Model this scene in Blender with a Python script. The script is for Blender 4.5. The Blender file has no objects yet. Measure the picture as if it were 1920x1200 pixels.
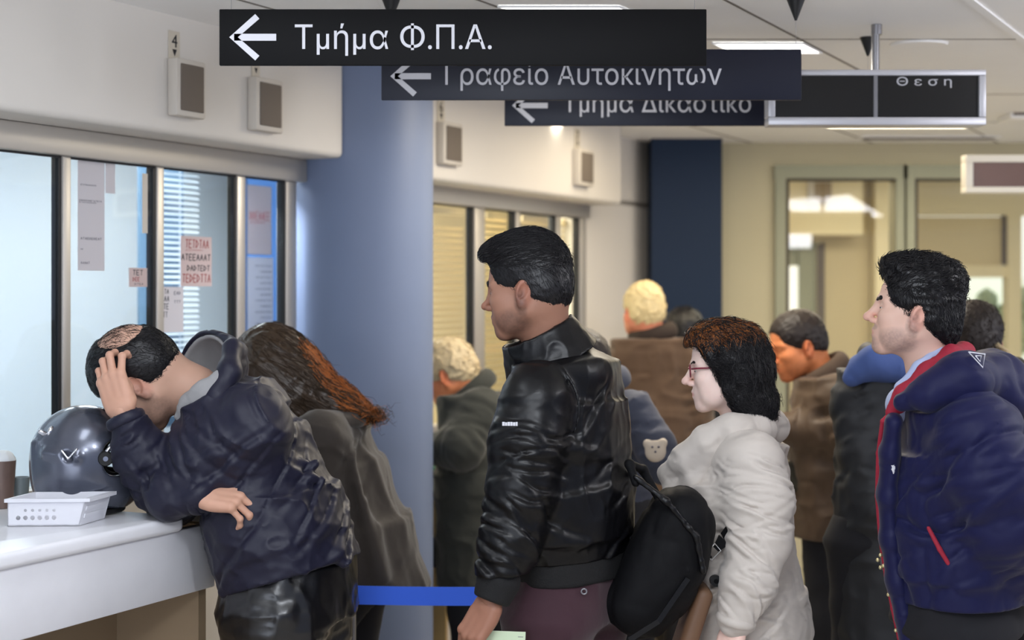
import bpy, bmesh, math, os
import numpy as np
from mathutils import Vector, Matrix
from mathutils.geometry import tessellate_polygon

# ---------------------------------------------------------------- camera, world, light, exposure
scene = bpy.context.scene
C = scene.collection
FPX, CX, HY, EYE = 3000.0, 960.0, 545.0, 1.64      # focal length in pixels (1920 wide), principal x, horizon row, eye height


def at(px, py, Y):
    """Point of the place at depth Y that the photograph shows at (px, py)."""
    return np.array([(px - CX) / FPX * Y, Y, EYE - (py - HY) / FPX * Y])


cam_data = bpy.data.cameras.new('camera')
cam = bpy.data.objects.new('camera', cam_data)
C.objects.link(cam)
cam.location = (0, 0, EYE)
cam.rotation_euler = (math.radians(90), 0, 0)
cam_data.sensor_width = 36.0
cam_data.lens = FPX / 1920 * 36.0
cam_data.shift_y = -(600 - HY) / 1920.0
cam_data.clip_start = 0.05
cam_data.dof.use_dof = True
cam_data.dof.focus_distance = 3.75
cam_data.dof.aperture_fstop = 2.6
scene.camera = cam

scene.view_settings.view_transform = 'Standard'
scene.view_settings.look = 'None'
scene.view_settings.gamma = 1.0
scene.view_settings.use_curve_mapping = False
scene.view_settings.exposure = -0.06

world = bpy.data.worlds.new('world')
scene.world = world
world.use_nodes = True
world.node_tree.nodes['Background'].inputs[0].default_value = (0.62, 0.72, 1.0, 1)
world.node_tree.nodes['Background'].inputs[1].default_value = 0.5


def area(name, loc, target, size, power, col, size_y=None):
    l = bpy.data.lights.new(name, 'AREA')
    l.energy = power
    l.color = col
    l.size = size
    if size_y:
        l.shape = 'RECTANGLE'
        l.size_y = size_y
    o = bpy.data.objects.new(name, l)
    C.objects.link(o)
    o.location = loc
    d = Vector(target) - Vector(loc)
    o.rotation_euler = d.to_track_quat('-Z', 'Y').to_euler()
    return o


# rows of ceiling luminaires of the hall (cool near the camera, warm at the far end) plus added fill lights
area('hall_light_near', (0.5, 1.5, 2.38), (0.5, 1.5, 0), 1.2, 14, (0.86, 0.91, 1.0), 0.6)
area('counter_fill', (-0.75, 2.9, 2.38), (-0.75, 2.9, 0), 0.3, 6, (0.88, 0.93, 1.0), 0.8)  # added fill on the faces, stands in for the window glow
area('hall_light_middle', (0.55, 5.4, 2.38), (0.55, 5.4, 0), 0.8, 26, (1.0, 0.90, 0.74), 0.4)
area('hall_light_side', (2.6, 3.4, 2.38), (1.6, 3.9, 0), 1.0, 25, (0.95, 0.95, 1.0), 0.6)
area('hall_light_far', (1.1, 6.7, 2.38), (1.1, 6.7, 0), 1.4, 17, (1.0, 0.85, 0.62), 0.8)
area('hall_light_end', (2.5, 7.4, 2.38), (2.5, 7.4, 0), 1.2, 17, (1.0, 0.88, 0.66), 0.8)
area('front_fill', (-1.6, -1.6, 1.2), (0.2, 4.0, 1.5), 3.0, 58, (0.84, 0.90, 1.0), 2.0)  # added soft frontal fill from behind the camera, no entrance there

area('upward_fill_near', (-0.3, 1.6, 1.96), (-0.55, 4.4, 2.42), 0.5, 9, (0.88, 0.93, 1.0), 0.2)  # added out-of-view light aimed up to lift the ceiling
area('upward_fill_side', (2.3, 3.3, 2.1), (1.5, 5.6, 2.42), 0.5, 5, (0.95, 0.95, 1.0), 0.2)  # second added upward light, for the ceiling further right


def fill_point(name, loc, power, col, r=0.12):
    l = bpy.data.lights.new(name, 'POINT')
    l.energy = power
    l.color = col
    l.shadow_soft_size = r
    o = bpy.data.objects.new(name, l)
    C.objects.link(o)
    o.location = loc


# unseen point lights added to brighten the ceiling
fill_point('ceiling_fill_near', (0.35, 2.1, 2.14), 25, (0.88, 0.93, 1.0))
fill_point('ceiling_fill_side', (4.2, 4.6, 2.12), 46, (0.95, 0.95, 1.0))


# ---------------------------------------------------------------- colours and materials
def lin(c):
    c = c / 255.0
    return c / 12.92 if c <= 0.04045 else ((c + 0.055) / 1.055) ** 2.4


def rgb(r, g, b):
    return (lin(r), lin(g), lin(b), 1.0)


def mat(name, base, rough=0.6, metal=0.0, spec=0.5, bump=0.0, bscale=40.0, bdist=0.002, var=0.0, vscale=6.0, attr=False,
        emit=None, estr=0.0, sheen=0.0, coat=0.0, detail=4.0, stretch=None, ridge=0.0, rscale=12.0, rdist=0.006, rinv=False, sss=0.0, ior=None):
    m = bpy.data.materials.new(name)
    m.use_nodes = True
    nt = m.node_tree
    p = nt.nodes['Principled BSDF']
    p.inputs['Base Color'].default_value = base
    p.inputs['Roughness'].default_value = rough
    p.inputs['Metallic'].default_value = metal
    p.inputs['Specular IOR Level'].default_value = spec
    if coat:
        p.inputs['Coat Weight'].default_value = coat
        p.inputs['Coat Roughness'].default_value = 0.12
    if sheen:
        p.inputs['Sheen Weight'].default_value = sheen
        p.inputs['Sheen Roughness'].default_value = 0.5
    if sss:
        p.inputs['Subsurface Weight'].default_value = sss
        p.inputs['Subsurface Radius'].default_value = (0.012, 0.005, 0.003)
        p.inputs['Subsurface Scale'].default_value = 0.6
    if emit:
        p.inputs['Emission Color'].default_value = emit
        p.inputs['Emission Strength'].default_value = estr
    tc = None

    def coord():
        nonlocal tc
        if tc is None:
            tc = nt.nodes.new('ShaderNodeTexCoord')
            mp = nt.nodes.new('ShaderNodeMapping')
            nt.links.new(tc.outputs['Object'], mp.inputs['Vector'])
            if stretch:
                mp.inputs['Scale'].default_value = stretch
            tc = mp
        return tc.outputs['Vector']
    src = None
    if attr:
        a = nt.nodes.new('ShaderNodeAttribute')
        a.attribute_name = 'tint'
        src = a.outputs['Color']
        nt.links.new(src, p.inputs['Base Color'])
    if var:
        n = nt.nodes.new('ShaderNodeTexNoise')
        n.inputs['Scale'].default_value = vscale
        n.inputs['Detail'].default_value = 5
        nt.links.new(coord(), n.inputs['Vector'])
        r = nt.nodes.new('ShaderNodeMapRange')
        r.inputs['To Min'].default_value = 1 - var
        r.inputs['To Max'].default_value = 1 + var
        nt.links.new(n.outputs['Fac'], r.inputs['Value'])
        mx = nt.nodes.new('ShaderNodeMix')
        mx.data_type = 'RGBA'
        mx.blend_type = 'MULTIPLY'
        mx.inputs[0].default_value = 1.0
        if src is not None:
            nt.links.new(src, mx.inputs[6])
        else:
            mx.inputs[6].default_value = base
        nt.links.new(r.outputs['Result'], mx.inputs[7])
        nt.links.new(mx.outputs[2], p.inputs['Base Color'])
    prev = None
    if ridge:
        n = nt.nodes.new('ShaderNodeTexNoise')
        n.noise_type = 'RIDGED_MULTIFRACTAL'
        n.inputs['Scale'].default_value = rscale
        n.inputs['Detail'].default_value = 3
        n.inputs['Roughness'].default_value = 0.45
        n.inputs['Distortion'].default_value = 0.6
        nt.links.new(coord(), n.inputs['Vector'])
        b = nt.nodes.new('ShaderNodeBump')
        b.inputs['Strength'].default_value = ridge
        b.invert = rinv
        b.inputs['Distance'].default_value = rdist
        nt.links.new(n.outputs['Fac'], b.inputs['Height'])
        nt.links.new(b.outputs['Normal'], p.inputs['Normal'])
        prev = b
    if bump:
        n = nt.nodes.new('ShaderNodeTexNoise')
        n.inputs['Scale'].default_value = bscale
        n.inputs['Detail'].default_value = detail
        nt.links.new(coord(), n.inputs['Vector'])
        b = nt.nodes.new('ShaderNodeBump')
        b.inputs['Strength'].default_value = bump
        b.inputs['Distance'].default_value = bdist
        nt.links.new(n.outputs['Fac'], b.inputs['Height'])
        if prev:
            nt.links.new(prev.outputs['Normal'], b.inputs['Normal'])
        nt.links.new(b.outputs['Normal'], p.inputs['Normal'])
    return m


def glass_mat(name, tint=(0.93, 0.98, 0.98, 1), boost=1.0):
    m = bpy.data.materials.new(name)
    m.use_nodes = True
    nt = m.node_tree
    nt.nodes.clear()
    out = nt.nodes.new('ShaderNodeOutputMaterial')
    tr = nt.nodes.new('ShaderNodeBsdfTransparent')
    tr.inputs['Color'].default_value = tint
    gl = nt.nodes.new('ShaderNodeBsdfGlossy')
    gl.inputs['Roughness'].default_value = 0.01
    fr = nt.nodes.new('ShaderNodeLayerWeight')      # Schlick reflectance, the same from both sides of the pane
    fr.inputs['Blend'].default_value = 0.5
    pw = nt.nodes.new('ShaderNodeMath')
    pw.operation = 'POWER'
    pw.inputs[1].default_value = 5.0
    nt.links.new(fr.outputs['Facing'], pw.inputs[0])
    mu = nt.nodes.new('ShaderNodeMath')
    mu.operation = 'MULTIPLY_ADD'
    mu.inputs[1].default_value = 0.96 * boost
    mu.inputs[2].default_value = 0.04 * boost
    mu.use_clamp = True
    nt.links.new(pw.outputs[0], mu.inputs[0])
    mx = nt.nodes.new('ShaderNodeMixShader')
    nt.links.new(mu.outputs[0], mx.inputs[0])
    nt.links.new(tr.outputs[0], mx.inputs[1])
    nt.links.new(gl.outputs[0], mx.inputs[2])
    nt.links.new(mx.outputs[0], out.inputs['Surface'])
    return m


def emission_mat(name, col, strength):
    m = bpy.data.materials.new(name)
    m.use_nodes = True
    nt = m.node_tree
    p = nt.nodes['Principled BSDF']
    p.inputs['Base Color'].default_value = (0.9, 0.9, 0.9, 1)
    p.inputs['Emission Color'].default_value = (*col, 1)
    p.inputs['Emission Strength'].default_value = strength
    return m


# ---------------------------------------------------------------- objects and mesh building
def tag(o, label=None, cat=None, group=None, kind=None):
    if label:
        o['label'] = label
    if cat:
        o['category'] = cat
    if group:
        o['group'] = group
    if kind:
        o['kind'] = kind
    return o


def empty(name, loc=(0, 0, 0), label=None, cat=None, group=None):
    o = bpy.data.objects.new(name, None)
    o.empty_display_size = 0.05
    C.objects.link(o)
    o.location = loc
    return tag(o, label, cat, group)


def link(name, me, m, parent=None):
    """Link a mesh whose vertices are in world space; under a parent it keeps its place."""
    o = bpy.data.objects.new(name, me)
    C.objects.link(o)
    ms = m if isinstance(m, (list, tuple)) else [m]
    for x in ms:
        me.materials.append(x)
    if parent is not None:
        o.parent = parent
        if parent.parent is None:                 # parts already sit at the world's origin, things at their base
            o.matrix_parent_inverse = Matrix.Translation(-parent.location)
    return o


def recentre(o, origin):
    """Move a top-level mesh's origin without moving its shape."""
    origin = Vector(origin)
    o.data.transform(Matrix.Translation(-origin))
    o.location = origin
    return o


class MB:
    """Collects boxes, tubes, prisms; build() links them as one mesh object."""

    def __init__(self):
        self.bm = bmesh.new()

    def box(self, a, b, bevel=0.0, seg=2, M=None):
        g = bmesh.ops.create_cube(self.bm, size=1.0)['verts']
        a, b = Vector(a), Vector(b)
        s, c = b - a, (a + b) / 2
        for v in g:
            v.co = Vector((v.co.x * s.x, v.co.y * s.y, v.co.z * s.z)) + c
        if bevel:
            es = list({e for v in g for e in v.link_edges})
            r = bmesh.ops.bevel(self.bm, geom=es, offset=bevel, segments=seg, affect='EDGES', profile=0.5)
            g = list({v for f in r['faces'] for v in f.verts} | {v for v in g if v.is_valid})
        if M is not None:
            bmesh.ops.transform(self.bm, matrix=M, verts=g)
        return g

    def cyl(self, a, b, r1, r2=None, seg=24, cap=True):
        a, b = Vector(a), Vector(b)
        d = b - a
        r2 = r1 if r2 is None else r2
        g = bmesh.ops.create_cone(self.bm, cap_ends=cap, segments=seg, radius1=r1, radius2=max(r2, 1e-5), depth=d.length)['verts']
        M = Matrix.Translation((a + b) / 2) @ d.to_track_quat('Z', 'Y').to_matrix().to_4x4()
        bmesh.ops.transform(self.bm, matrix=M, verts=g)
        return g

    def tube(self, pts, r, seg=8, closed=False):
        pts = [Vector(p) for p in pts]
        rs = r if isinstance(r, (list, tuple)) else [r] * len(pts)
        rings, up = [], Vector((0, 0, 1))
        for i, p in enumerate(pts):
            t = (pts[min(i + 1, len(pts) - 1)] - pts[max(i - 1, 0)]).normalized()
            if abs(t.dot(up)) > 0.95:
                up = Vector((1, 0, 0))
            x = t.cross(up).normalized()
            y = x.cross(t)
            up = y
            rings.append([self.bm.verts.new(p + (x * math.cos(k * 2 * math.pi / seg) + y * math.sin(k * 2 * math.pi / seg)) * rs[i]) for k in range(seg)])
        for i in range(len(rings) - 1):
            for k in range(seg):
                self.bm.faces.new((rings[i][k], rings[i][(k + 1) % seg], rings[i + 1][(k + 1) % seg], rings[i + 1][k]))
        self.bm.faces.new(list(reversed(rings[0])))
        self.bm.faces.new(rings[-1])

    def prism(self, poly, d):
        """Closed polygon (3D points) extruded by the vector d."""
        d = Vector(d)
        a = [self.bm.verts.new(Vector(p)) for p in poly]
        b = [self.bm.verts.new(Vector(p) + d) for p in poly]
        n = len(a)
        self.bm.faces.new(a)
        self.bm.faces.new(list(reversed(b)))
        for i in range(n):
            self.bm.faces.new((a[i], b[i], b[(i + 1) % n], a[(i + 1) % n]))

    def build(self, name, m, parent=None, smooth=False, loc=None):
        bmesh.ops.recalc_face_normals(self.bm, faces=self.bm.faces[:])
        me = bpy.data.meshes.new(name)
        self.bm.to_mesh(me)
        self.bm.free()
        if smooth:
            me.polygons.foreach_set('use_smooth', [True] * len(me.polygons))
            if smooth != 'all':
                try:
                    me.set_sharp_from_angle(angle=math.radians(40))
                except Exception:
                    pass
        o = link(name, me, m, parent)
        if loc is not None:
            recentre(o, loc)
        return o


def box_obj(name, a, b, m, parent=None, bevel=0.0, M=None):
    mb = MB()
    mb.box(a, b, bevel, 2, M)
    return mb.build(name, m, parent, smooth=bool(bevel))


def text_mesh(txt, height, depth=0.0015, spacing=1.0, bold=0.0, width=None):
    """Lettering as a mesh in its own xy plane: cap height `height`, starting at x = 0, baseline y = 0; returns (mesh, width)."""
    cu = bpy.data.curves.new('lettering', 'FONT')
    cu.body = txt
    cu.size = 1.0
    cu.space_character = spacing
    o = bpy.data.objects.new('lettering', cu)
    C.objects.link(o)
    dg = bpy.context.evaluated_depsgraph_get()
    dg.update()
    cv = o.evaluated_get(dg).to_curve(dg)
    loops = []
    todo = [[(np.array(p.handle_left[:2]), np.array(p.co[:2]), np.array(p.handle_right[:2])) for p in sp.bezier_points] for sp in cv.splines]
    outlines = []
    while todo:                                    # an outline that touches itself is split there (sigma)
        bz = todo.pop()
        cut = [(i, j) for i in range(len(bz)) for j in range(i + 3, len(bz)) if np.abs(bz[i][1] - bz[j][1]).max() < 0.008 and j - i < len(bz) - 2]
        if cut:
            i, j = cut[0]
            todo += [bz[i:j], bz[:i] + bz[j:]]
        else:
            outlines.append(bz)
    for bz in outlines:
        pts = []
        for i in range(len(bz)):
            p0, h0, h1, p1 = bz[i][1], bz[i][2], bz[(i + 1) % len(bz)][0], bz[(i + 1) % len(bz)][1]
            n = 1 if np.abs(np.cross(h0 - p0, p1 - p0)) < 1e-6 and np.abs(np.cross(h1 - p0, p1 - p0)) < 1e-6 else 7
            for q in range(n):
                t = q / n
                pts.append(p0 * (1 - t) ** 3 + 3 * h0 * t * (1 - t) ** 2 + 3 * h1 * t * t * (1 - t) + p1 * t ** 3)
        pts = np.array(pts)
        x, y = pts[:, 0], pts[:, 1]
        loops.append((pts, 0.5 * np.sum(x * np.roll(y, -1) - y * np.roll(x, -1))))
    bpy.data.objects.remove(o)
    bpy.data.curves.remove(cu)
    allp = np.concatenate([l[0] for l in loops])
    x0, x1 = allp[:, 0].min(), allp[:, 0].max()
    k = height / 0.682
    kx = k if width is None else width / (x1 - x0)

    def inside(pt, poly):
        x, y = poly[:, 0], poly[:, 1]
        xn, yn = np.roll(x, -1), np.roll(y, -1)
        c = (y > pt[1]) != (yn > pt[1])
        with np.errstate(divide='ignore', invalid='ignore'):
            xi = x + (pt[1] - y) / (yn - y) * (xn - x)
        return bool(np.sum(c & (pt[0] < xi)) % 2)
    bm = bmesh.new()

    def hole_of(l):
        around = [q for q in loops if abs(q[1]) > abs(l[1]) and inside(l[0].mean(0), q[0])]
        return around and np.sign(max(around, key=lambda q: abs(q[1]))[1]) != np.sign(l[1])
    for l in loops:
        if hole_of(l):
            continue
        group = [l[0]] + [q[0].mean(0) + (q[0] - q[0].mean(0)) * 0.97 for q in loops if np.sign(q[1]) != np.sign(l[1]) and abs(q[1]) < abs(l[1]) and inside(q[0].mean(0), l[0])]
        vl = [Vector(((p[0] - x0) * kx, p[1] * k, depth / 2)) for g in group for p in g]
        tris = tessellate_polygon([[Vector((p[0] * 100, p[1] * 100, 0)) for p in g] for g in group])
        vs = [bm.verts.new(v) for v in vl]
        fs = []
        for t in tris:
            try:
                fs.append(bm.faces.new([vs[i] for i in t]))
            except ValueError:
                pass
        bmesh.ops.recalc_face_normals(bm, faces=fs)
        ex = bmesh.ops.extrude_face_region(bm, geom=fs)
        vs = [v for v in ex['geom'] if isinstance(v, bmesh.types.BMVert)]
        bmesh.ops.translate(bm, verts=vs, vec=(0, 0, -depth))
    bmesh.ops.recalc_face_normals(bm, faces=bm.faces[:])
    me = bpy.data.meshes.new('lettering')
    bm.to_mesh(me)
    bm.free()
    return me, (x1 - x0) * kx


def place_mesh(me, M):
    me.transform(M)
    return me


def paper_mat(name, base):
    """Paper that lets some light through from behind."""
    m = mat(name, base, 0.8)
    nt = m.node_tree
    p = nt.nodes['Principled BSDF']
    out = nt.nodes['Material Output']
    t = nt.nodes.new('ShaderNodeBsdfTranslucent')
    t.inputs['Color'].default_value = base
    mx = nt.nodes.new('ShaderNodeMixShader')
    mx.inputs[0].default_value = 0.65
    nt.links.new(p.outputs[0], mx.inputs[1])
    nt.links.new(t.outputs[0], mx.inputs[2])
    nt.links.new(mx.outputs[0], out.inputs['Surface'])
    return m

# ---------------------------------------------------------------- materials of the place
M_PAINT = mat('wall_paint', rgb(222, 217, 210), 0.75, bump=0.08, bscale=120, var=0.03, vscale=3)
M_BACKPAINT = mat('back_wall_paint', rgb(196, 188, 158), 0.75, var=0.04, vscale=2)
M_CEIL = mat('ceiling_paint', rgb(248, 248, 248), 0.8, var=0.02)
M_SEAM = mat('ceiling_seam', rgb(120, 115, 108), 0.8)
M_FLOOR = mat('floor_terrazzo', rgb(196, 188, 176), 0.35, var=0.10, vscale=60)
M_ALU = mat('brushed_aluminium', rgb(200, 195, 188), 0.42, metal=0.55, bump=0.05, bscale=200)
M_GASKET = mat('black_gasket', rgb(16, 16, 20), 0.5)
M_PILLAR = mat('pillar_paint', rgb(116, 130, 160), 0.5, spec=0.4, var=0.05, vscale=4, bump=0.05, bscale=60)
M_BLUECOL = mat('blue_column_paint', rgb(26, 44, 70), 0.6, spec=0.25, var=0.08, vscale=3)
M_MARBLE = mat('white_marble', rgb(240, 240, 245), 0.28, var=0.08, vscale=7, bump=0.02)
M_UNDER = mat('counter_base_panel', rgb(150, 130, 105), 0.6, var=0.1)
M_GREENFRAME = mat('grey_green_frame_paint', rgb(158, 160, 138), 0.6)
M_GLASS = glass_mat('window_glass', (0.95, 0.985, 0.99, 1), 1.5)
M_GLASS2 = glass_mat('far_window_glass', (0.97, 0.98, 0.95, 1), 1.0)
M_OFFICE = mat('office_white', rgb(228, 236, 246), 0.8)
M_OFFICE_WARM = mat('office_cream', rgb(242, 228, 190), 0.8)
M_LAMP = emission_mat('lamp_diffuser', (1.0, 0.97, 0.9), 6.0)
M_LAMPW = emission_mat('lamp_diffuser_warm', (1.0, 0.86, 0.6), 5.0)
M_SPK_WHITE = mat('speaker_plastic', rgb(205, 198, 188), 0.5)
M_SPK_GRILLE = mat('speaker_grille', rgb(112, 102, 92), 0.8, bump=0.4, bscale=500)
M_PLATE = mat('number_plate', rgb(205, 196, 180), 0.5)
M_BLACK = mat('black_plastic', rgb(11, 11, 13), 0.45)
M_SIGN = mat('sign_board_black', rgb(9, 9, 11), 0.6, spec=0.15, var=0.06)
M_SIGN2 = mat('sign_board_slate', rgb(26, 29, 44), 0.40, spec=0.3, var=0.06)
M_SIGNTXT = mat('sign_lettering', rgb(206, 206, 212), 0.5)
M_SCREEN = mat('display_screen', rgb(5, 5, 6), 0.25)
M_LED = mat('display_lettering', rgb(190, 190, 196), 0.5)
M_STEEL = mat('steel_tube', rgb(150, 150, 155), 0.3, metal=0.9)
M_SILVER = mat('silver_frame', rgb(196, 196, 202), 0.4, metal=0.35)
M_PAPER = paper_mat('paper', rgb(232, 226, 228))
M_PAPER_PINK = paper_mat('paper_rosy', rgb(228, 212, 210))
M_INK = mat('ink_dark', rgb(98, 94, 108), 0.8)
M_INKRED = mat('ink_red', rgb(168, 70, 66), 0.8)
M_INKBLACK = mat('ink_black', rgb(30, 28, 34), 0.8)
M_BLUEBOARD = mat('blue_board', rgb(88, 140, 205), 0.6)
M_BLUEDARK = mat('dark_blue_board', rgb(60, 88, 130), 0.6)
M_SLAT = mat('blind_slat', rgb(225, 232, 236), 0.5)
M_SLATBACK = mat('blind_backing', rgb(110, 140, 165), 0.7)
M_SLATW = mat('blind_slat_cream', rgb(226, 210, 172), 0.5)
M_BELT = mat('blue_webbing', rgb(56, 108, 240), 0.7, bump=0.2, bscale=400)

# ---------------------------------------------------------------- the frame of the counter wall: s along it, t out into the hall
W0X, W0Y = -1.29, 4.26
UX, UY = 0.4327, 0.9015
MW = Matrix(((UX, UY, 0, W0X), (UY, -UX, 0, W0Y), (0, 0, 1, 0), (0, 0, 0, 1)))


def S_of(px, t=0.0):
    k = (px - CX) / FPX
    return (k * (W0Y - UX * t) - W0X - UY * t) / (UX - UY * k)


def Z_of(py, s, t=0.0):
    return EYE - (py - HY) / FPX * (W0Y + UY * s - UX * t)


def W(s, t, z):
    return MW @ Vector((s, t, z))


def ZP(px, py, t=0.0):
    return Z_of(py, S_of(px, t), t)


CEIL = 2.42
SPIL0, SPIL1 = S_of(551), 1.80


def structure(o):
    o['kind'] = 'structure'
    return o


# floor, ceiling
structure(box_obj('floor', (-5, -4, -0.1), (6, 14, 0), M_FLOOR))
mb = MB()
mb.box((-5, -4, CEIL), (6, 14, CEIL + 0.1))
structure(mb.build('ceiling', M_CEIL))
mb = MB()
for x0 in (-0.73, -0.09, 0.572):
    a, b = Vector((x0, 4.29, 0)), Vector((UX / UY, 1, 0)).normalized()
    for q0, q1 in ((-4, 4.6),):
        p, q = a + b * q0, a + b * q1
        n = Vector((b.y, -b.x, 0)) * 0.004
        mb.prism([p - n + Vector((0, 0, CEIL - 0.002)), p + n + Vector((0, 0, CEIL - 0.002)), q + n + Vector((0, 0, CEIL - 0.002)), q - n + Vector((0, 0, CEIL - 0.002))], (0, 0, 0.003))
for y in (3.65, 4.96, 6.35, 7.4):
    mb.box((-0.9 + (y - 4.3) * 0.48, y - 0.004, CEIL - 0.0015), (4, y + 0.004, CEIL + 0.001))
structure(mb.build('trim_1', M_SEAM))
mb = MB()   # pale linear slot in the ceiling
a, b = Vector((1.23, 4.29, CEIL - 0.006)), Vector((1.23 + 0.526 * 3.6, 7.89, CEIL - 0.006))
d = (b - a).normalized()
a = a - d * 3
n = Vector((d.y, -d.x, 0)) * 0.012
mb.prism([a - n, a + n, b + n, b - n], (0, 0, 0.007))
structure(mb.build('trim_2', M_CEIL))

# wall under and around the windows
mb = MB()
s_end = 4.75
mb.box((-4, -0.12, 0), (s_end, 0, 1.04), M=MW)
mb.box((-4, -0.12, 2.075), (s_end, 0, CEIL), M=MW)
mb.box((S_of(1092), -0.12, 1.0), (s_end, 0, 2.1), M=MW)
structure(mb.build('wall_left', M_PAINT))

# bulkheads over the counters
ST = 0.177


def bulkhead(name, s0, s1, z0):
    mb = MB()
    r, pts = 0.02, []
    for k in range(7):
        a = -math.pi / 2 + k / 6 * math.pi / 2
        pts.append((ST - r + r * math.cos(a), z0 + r + r * math.sin(a)))
    poly = [(0, z0)] + pts + [(ST, CEIL), (0, CEIL)]
    mb.prism([W(s0, t, z) for t, z in poly], W(s1, 0, 0) - W(s0, 0, 0))
    return structure(mb.build(name, M_PAINT, smooth=True))


bulkhead('trim_3', -4, S_of(641, ST), 2.084)
bulkhead('trim_4', SPIL1, 3.81, 2.05)

# round pillar
mb = MB()
mb.cyl((-0.521, 5.6, 0), (-0.521, 5.6, CEIL), 0.2445, seg=96)
structure(mb.build('pillar', M_PILLAR, smooth=True))

# ---------------------------------------------------------------- counter windows
GB = 1.10   # glass bottom


def win_frame(name, s0, s1, ztop, mull, gasket_w, m_glass):
    root = empty(name, W(s0, 0, GB))
    structure(root)
    mb = MB()
    mb.box((s0, -0.035, ztop), (s1, 0.03, ztop + 0.075), 0.004, M=MW)
    mb.box((s0, -0.035, GB - 0.03), (s1, 0.03, GB + 0.012), 0.004, M=MW)
    mb.build('window_frame', M_ALU, root, smooth=True)
    edges = [s0] + [m for m in mull] + [s1]
    for m in mull:
        mb = MB()
        mb.box((m[0], -0.03, GB + 0.012), (m[1], 0.012, ztop), 0.003, M=MW)
        mb.build('mullion', M_ALU, root, smooth=True)
        mb = MB()
        mb.box((m[0] - gasket_w, -0.02, GB + 0.012), (m[0] - 0.0005, 0.006, ztop), M=MW)
        mb.build('gasket', M_GASKET, root)
    prev = s0
    for m in mull:
        mb = MB()
        mb.box((prev, -0.004, GB + 0.012), (m[0] - gasket_w, 0.0, ztop), M=MW)
        mb.build('pane', m_glass, root)
        mb = MB()
        mb.box((prev, 0.0004, ztop - 0.006), (m[0] - gasket_w, 0.006, ztop - 0.0004), M=MW)
        mb.build('gasket', M_GASKET, root)
        prev = m[1]
    return root


m1 = [(S_of(112), S_of(127)), (S_of(289), S_of(302)), (S_of(440), S_of(455)), (S_of(532), S_of(551))]
win_frame('window_1', -3.2, SPIL0 + 0.05, 2.008, m1, 0.011, M_GLASS)
m2 = [(S_of(886), S_of(905)), (S_of(964), S_of(972)), (S_of(1040), S_of(1048)), (S_of(1084), S_of(1095))]
win_frame('window_2', SPIL1 - 0.2, S_of(1097), 1.985, m2, 0.022, M_GLASS2)

# offices behind the windows, parted by a slanting wall behind the pillar
mb = MB()
mb.box((-4.2, -2.3, 0), (4.2, -2.2, CEIL), M=MW)
mb.prism([W(1.66, -0.121, 0), W(1.74, -0.121, 0), W(4.12, -2.2, 0), W(4.0, -2.2, 0)], (0, 0, CEIL))
mb.box((-4.2, -2.2, 0), (-4.1, -0.12, CEIL), M=MW)
structure(mb.build('wall_office_near', M_OFFICE))
mb = MB()
mb.box((3.05, -1.3, 0), (5.4, -1.2, CEIL), M=MW)
structure(mb.build('wall_office_far', M_OFFICE_WARM))
area('office_light_near', W(-0.4, -1.1, 2.36), W(-0.4, -1.1, 0), 1.6, 6, (0.78, 0.90, 1.0), 1.0)
area('office_light_middle', W(1.35, -1.0, 2.36), W(1.35, -1.0, 0), 0.8, 23, (0.88, 0.95, 1.0), 0.8)
area('office_light_far', W(3.0, -0.65, 2.36), W(3.0, -0.65, 0), 1.6, 62, (1.0, 0.90, 0.72), 0.7)

# venetian blind and boards seen through the glass
TB = -0.75
bl = empty('venetian_blind', W(S_of(338, TB), TB, 2.12), 'white venetian blind with blue gaps hanging behind the counter glass', 'blind')
s0, s1 = S_of(290, TB), S_of(372, TB)
mb = MB()
z = 2.10
while z > 1.16:
    c = W((s0 + s1) / 2, TB, z)
    R = Matrix.Translation(c) @ MW.to_3x3().to_4x4() @ Matrix.Rotation(math.radians(-32), 4, 'X')
    mb.box((-(s1 - s0) / 2, -0.0085, -0.0006), ((s1 - s0) / 2, 0.0085, 0.0006), M=R)
    z -= 0.0215
mb.build('slats', M_SLAT, bl)
box_obj('head_rail', (s0, TB - 0.015, 2.105), (s1, TB + 0.015, 2.13), M_SLAT, bl, M=MW)
box_obj('ladder_cord', ((s0 + s1) / 2 - 0.004, TB + 0.0135, 1.16), ((s0 + s1) / 2 + 0.004, TB + 0.0145, 2.105), M_SLAT, bl, M=MW)
box_obj('backing', (s0, TB - 0.08, 1.12), (s1, TB - 0.07, 2.13), M_SLATBACK, bl, M=MW)
TN = -0.45
bb = empty('notice_board', W(S_of(495, TN), TN, 1.1), 'blue notice board behind the last counter pane before the pillar', 'board')
box_obj('panel', (S_of(462, TN), TN - 0.015, 1.0), (S_of(560, TN), TN, 2.12), M_BLUEBOARD, bb, M=MW)
box_obj('edge_strip', (S_of(448, TN), TN - 0.02, 1.0), (S_of(462, TN) - 0.001, TN + 0.005, 2.12), M_BLUEDARK, bb, M=MW)
area('board_fill', W(1.15, -0.22, 2.0), W(1.25, TN, 1.5), 0.25, 11, (0.9, 0.96, 1.0), 0.1)  # added light aimed at the board to brighten it


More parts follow.
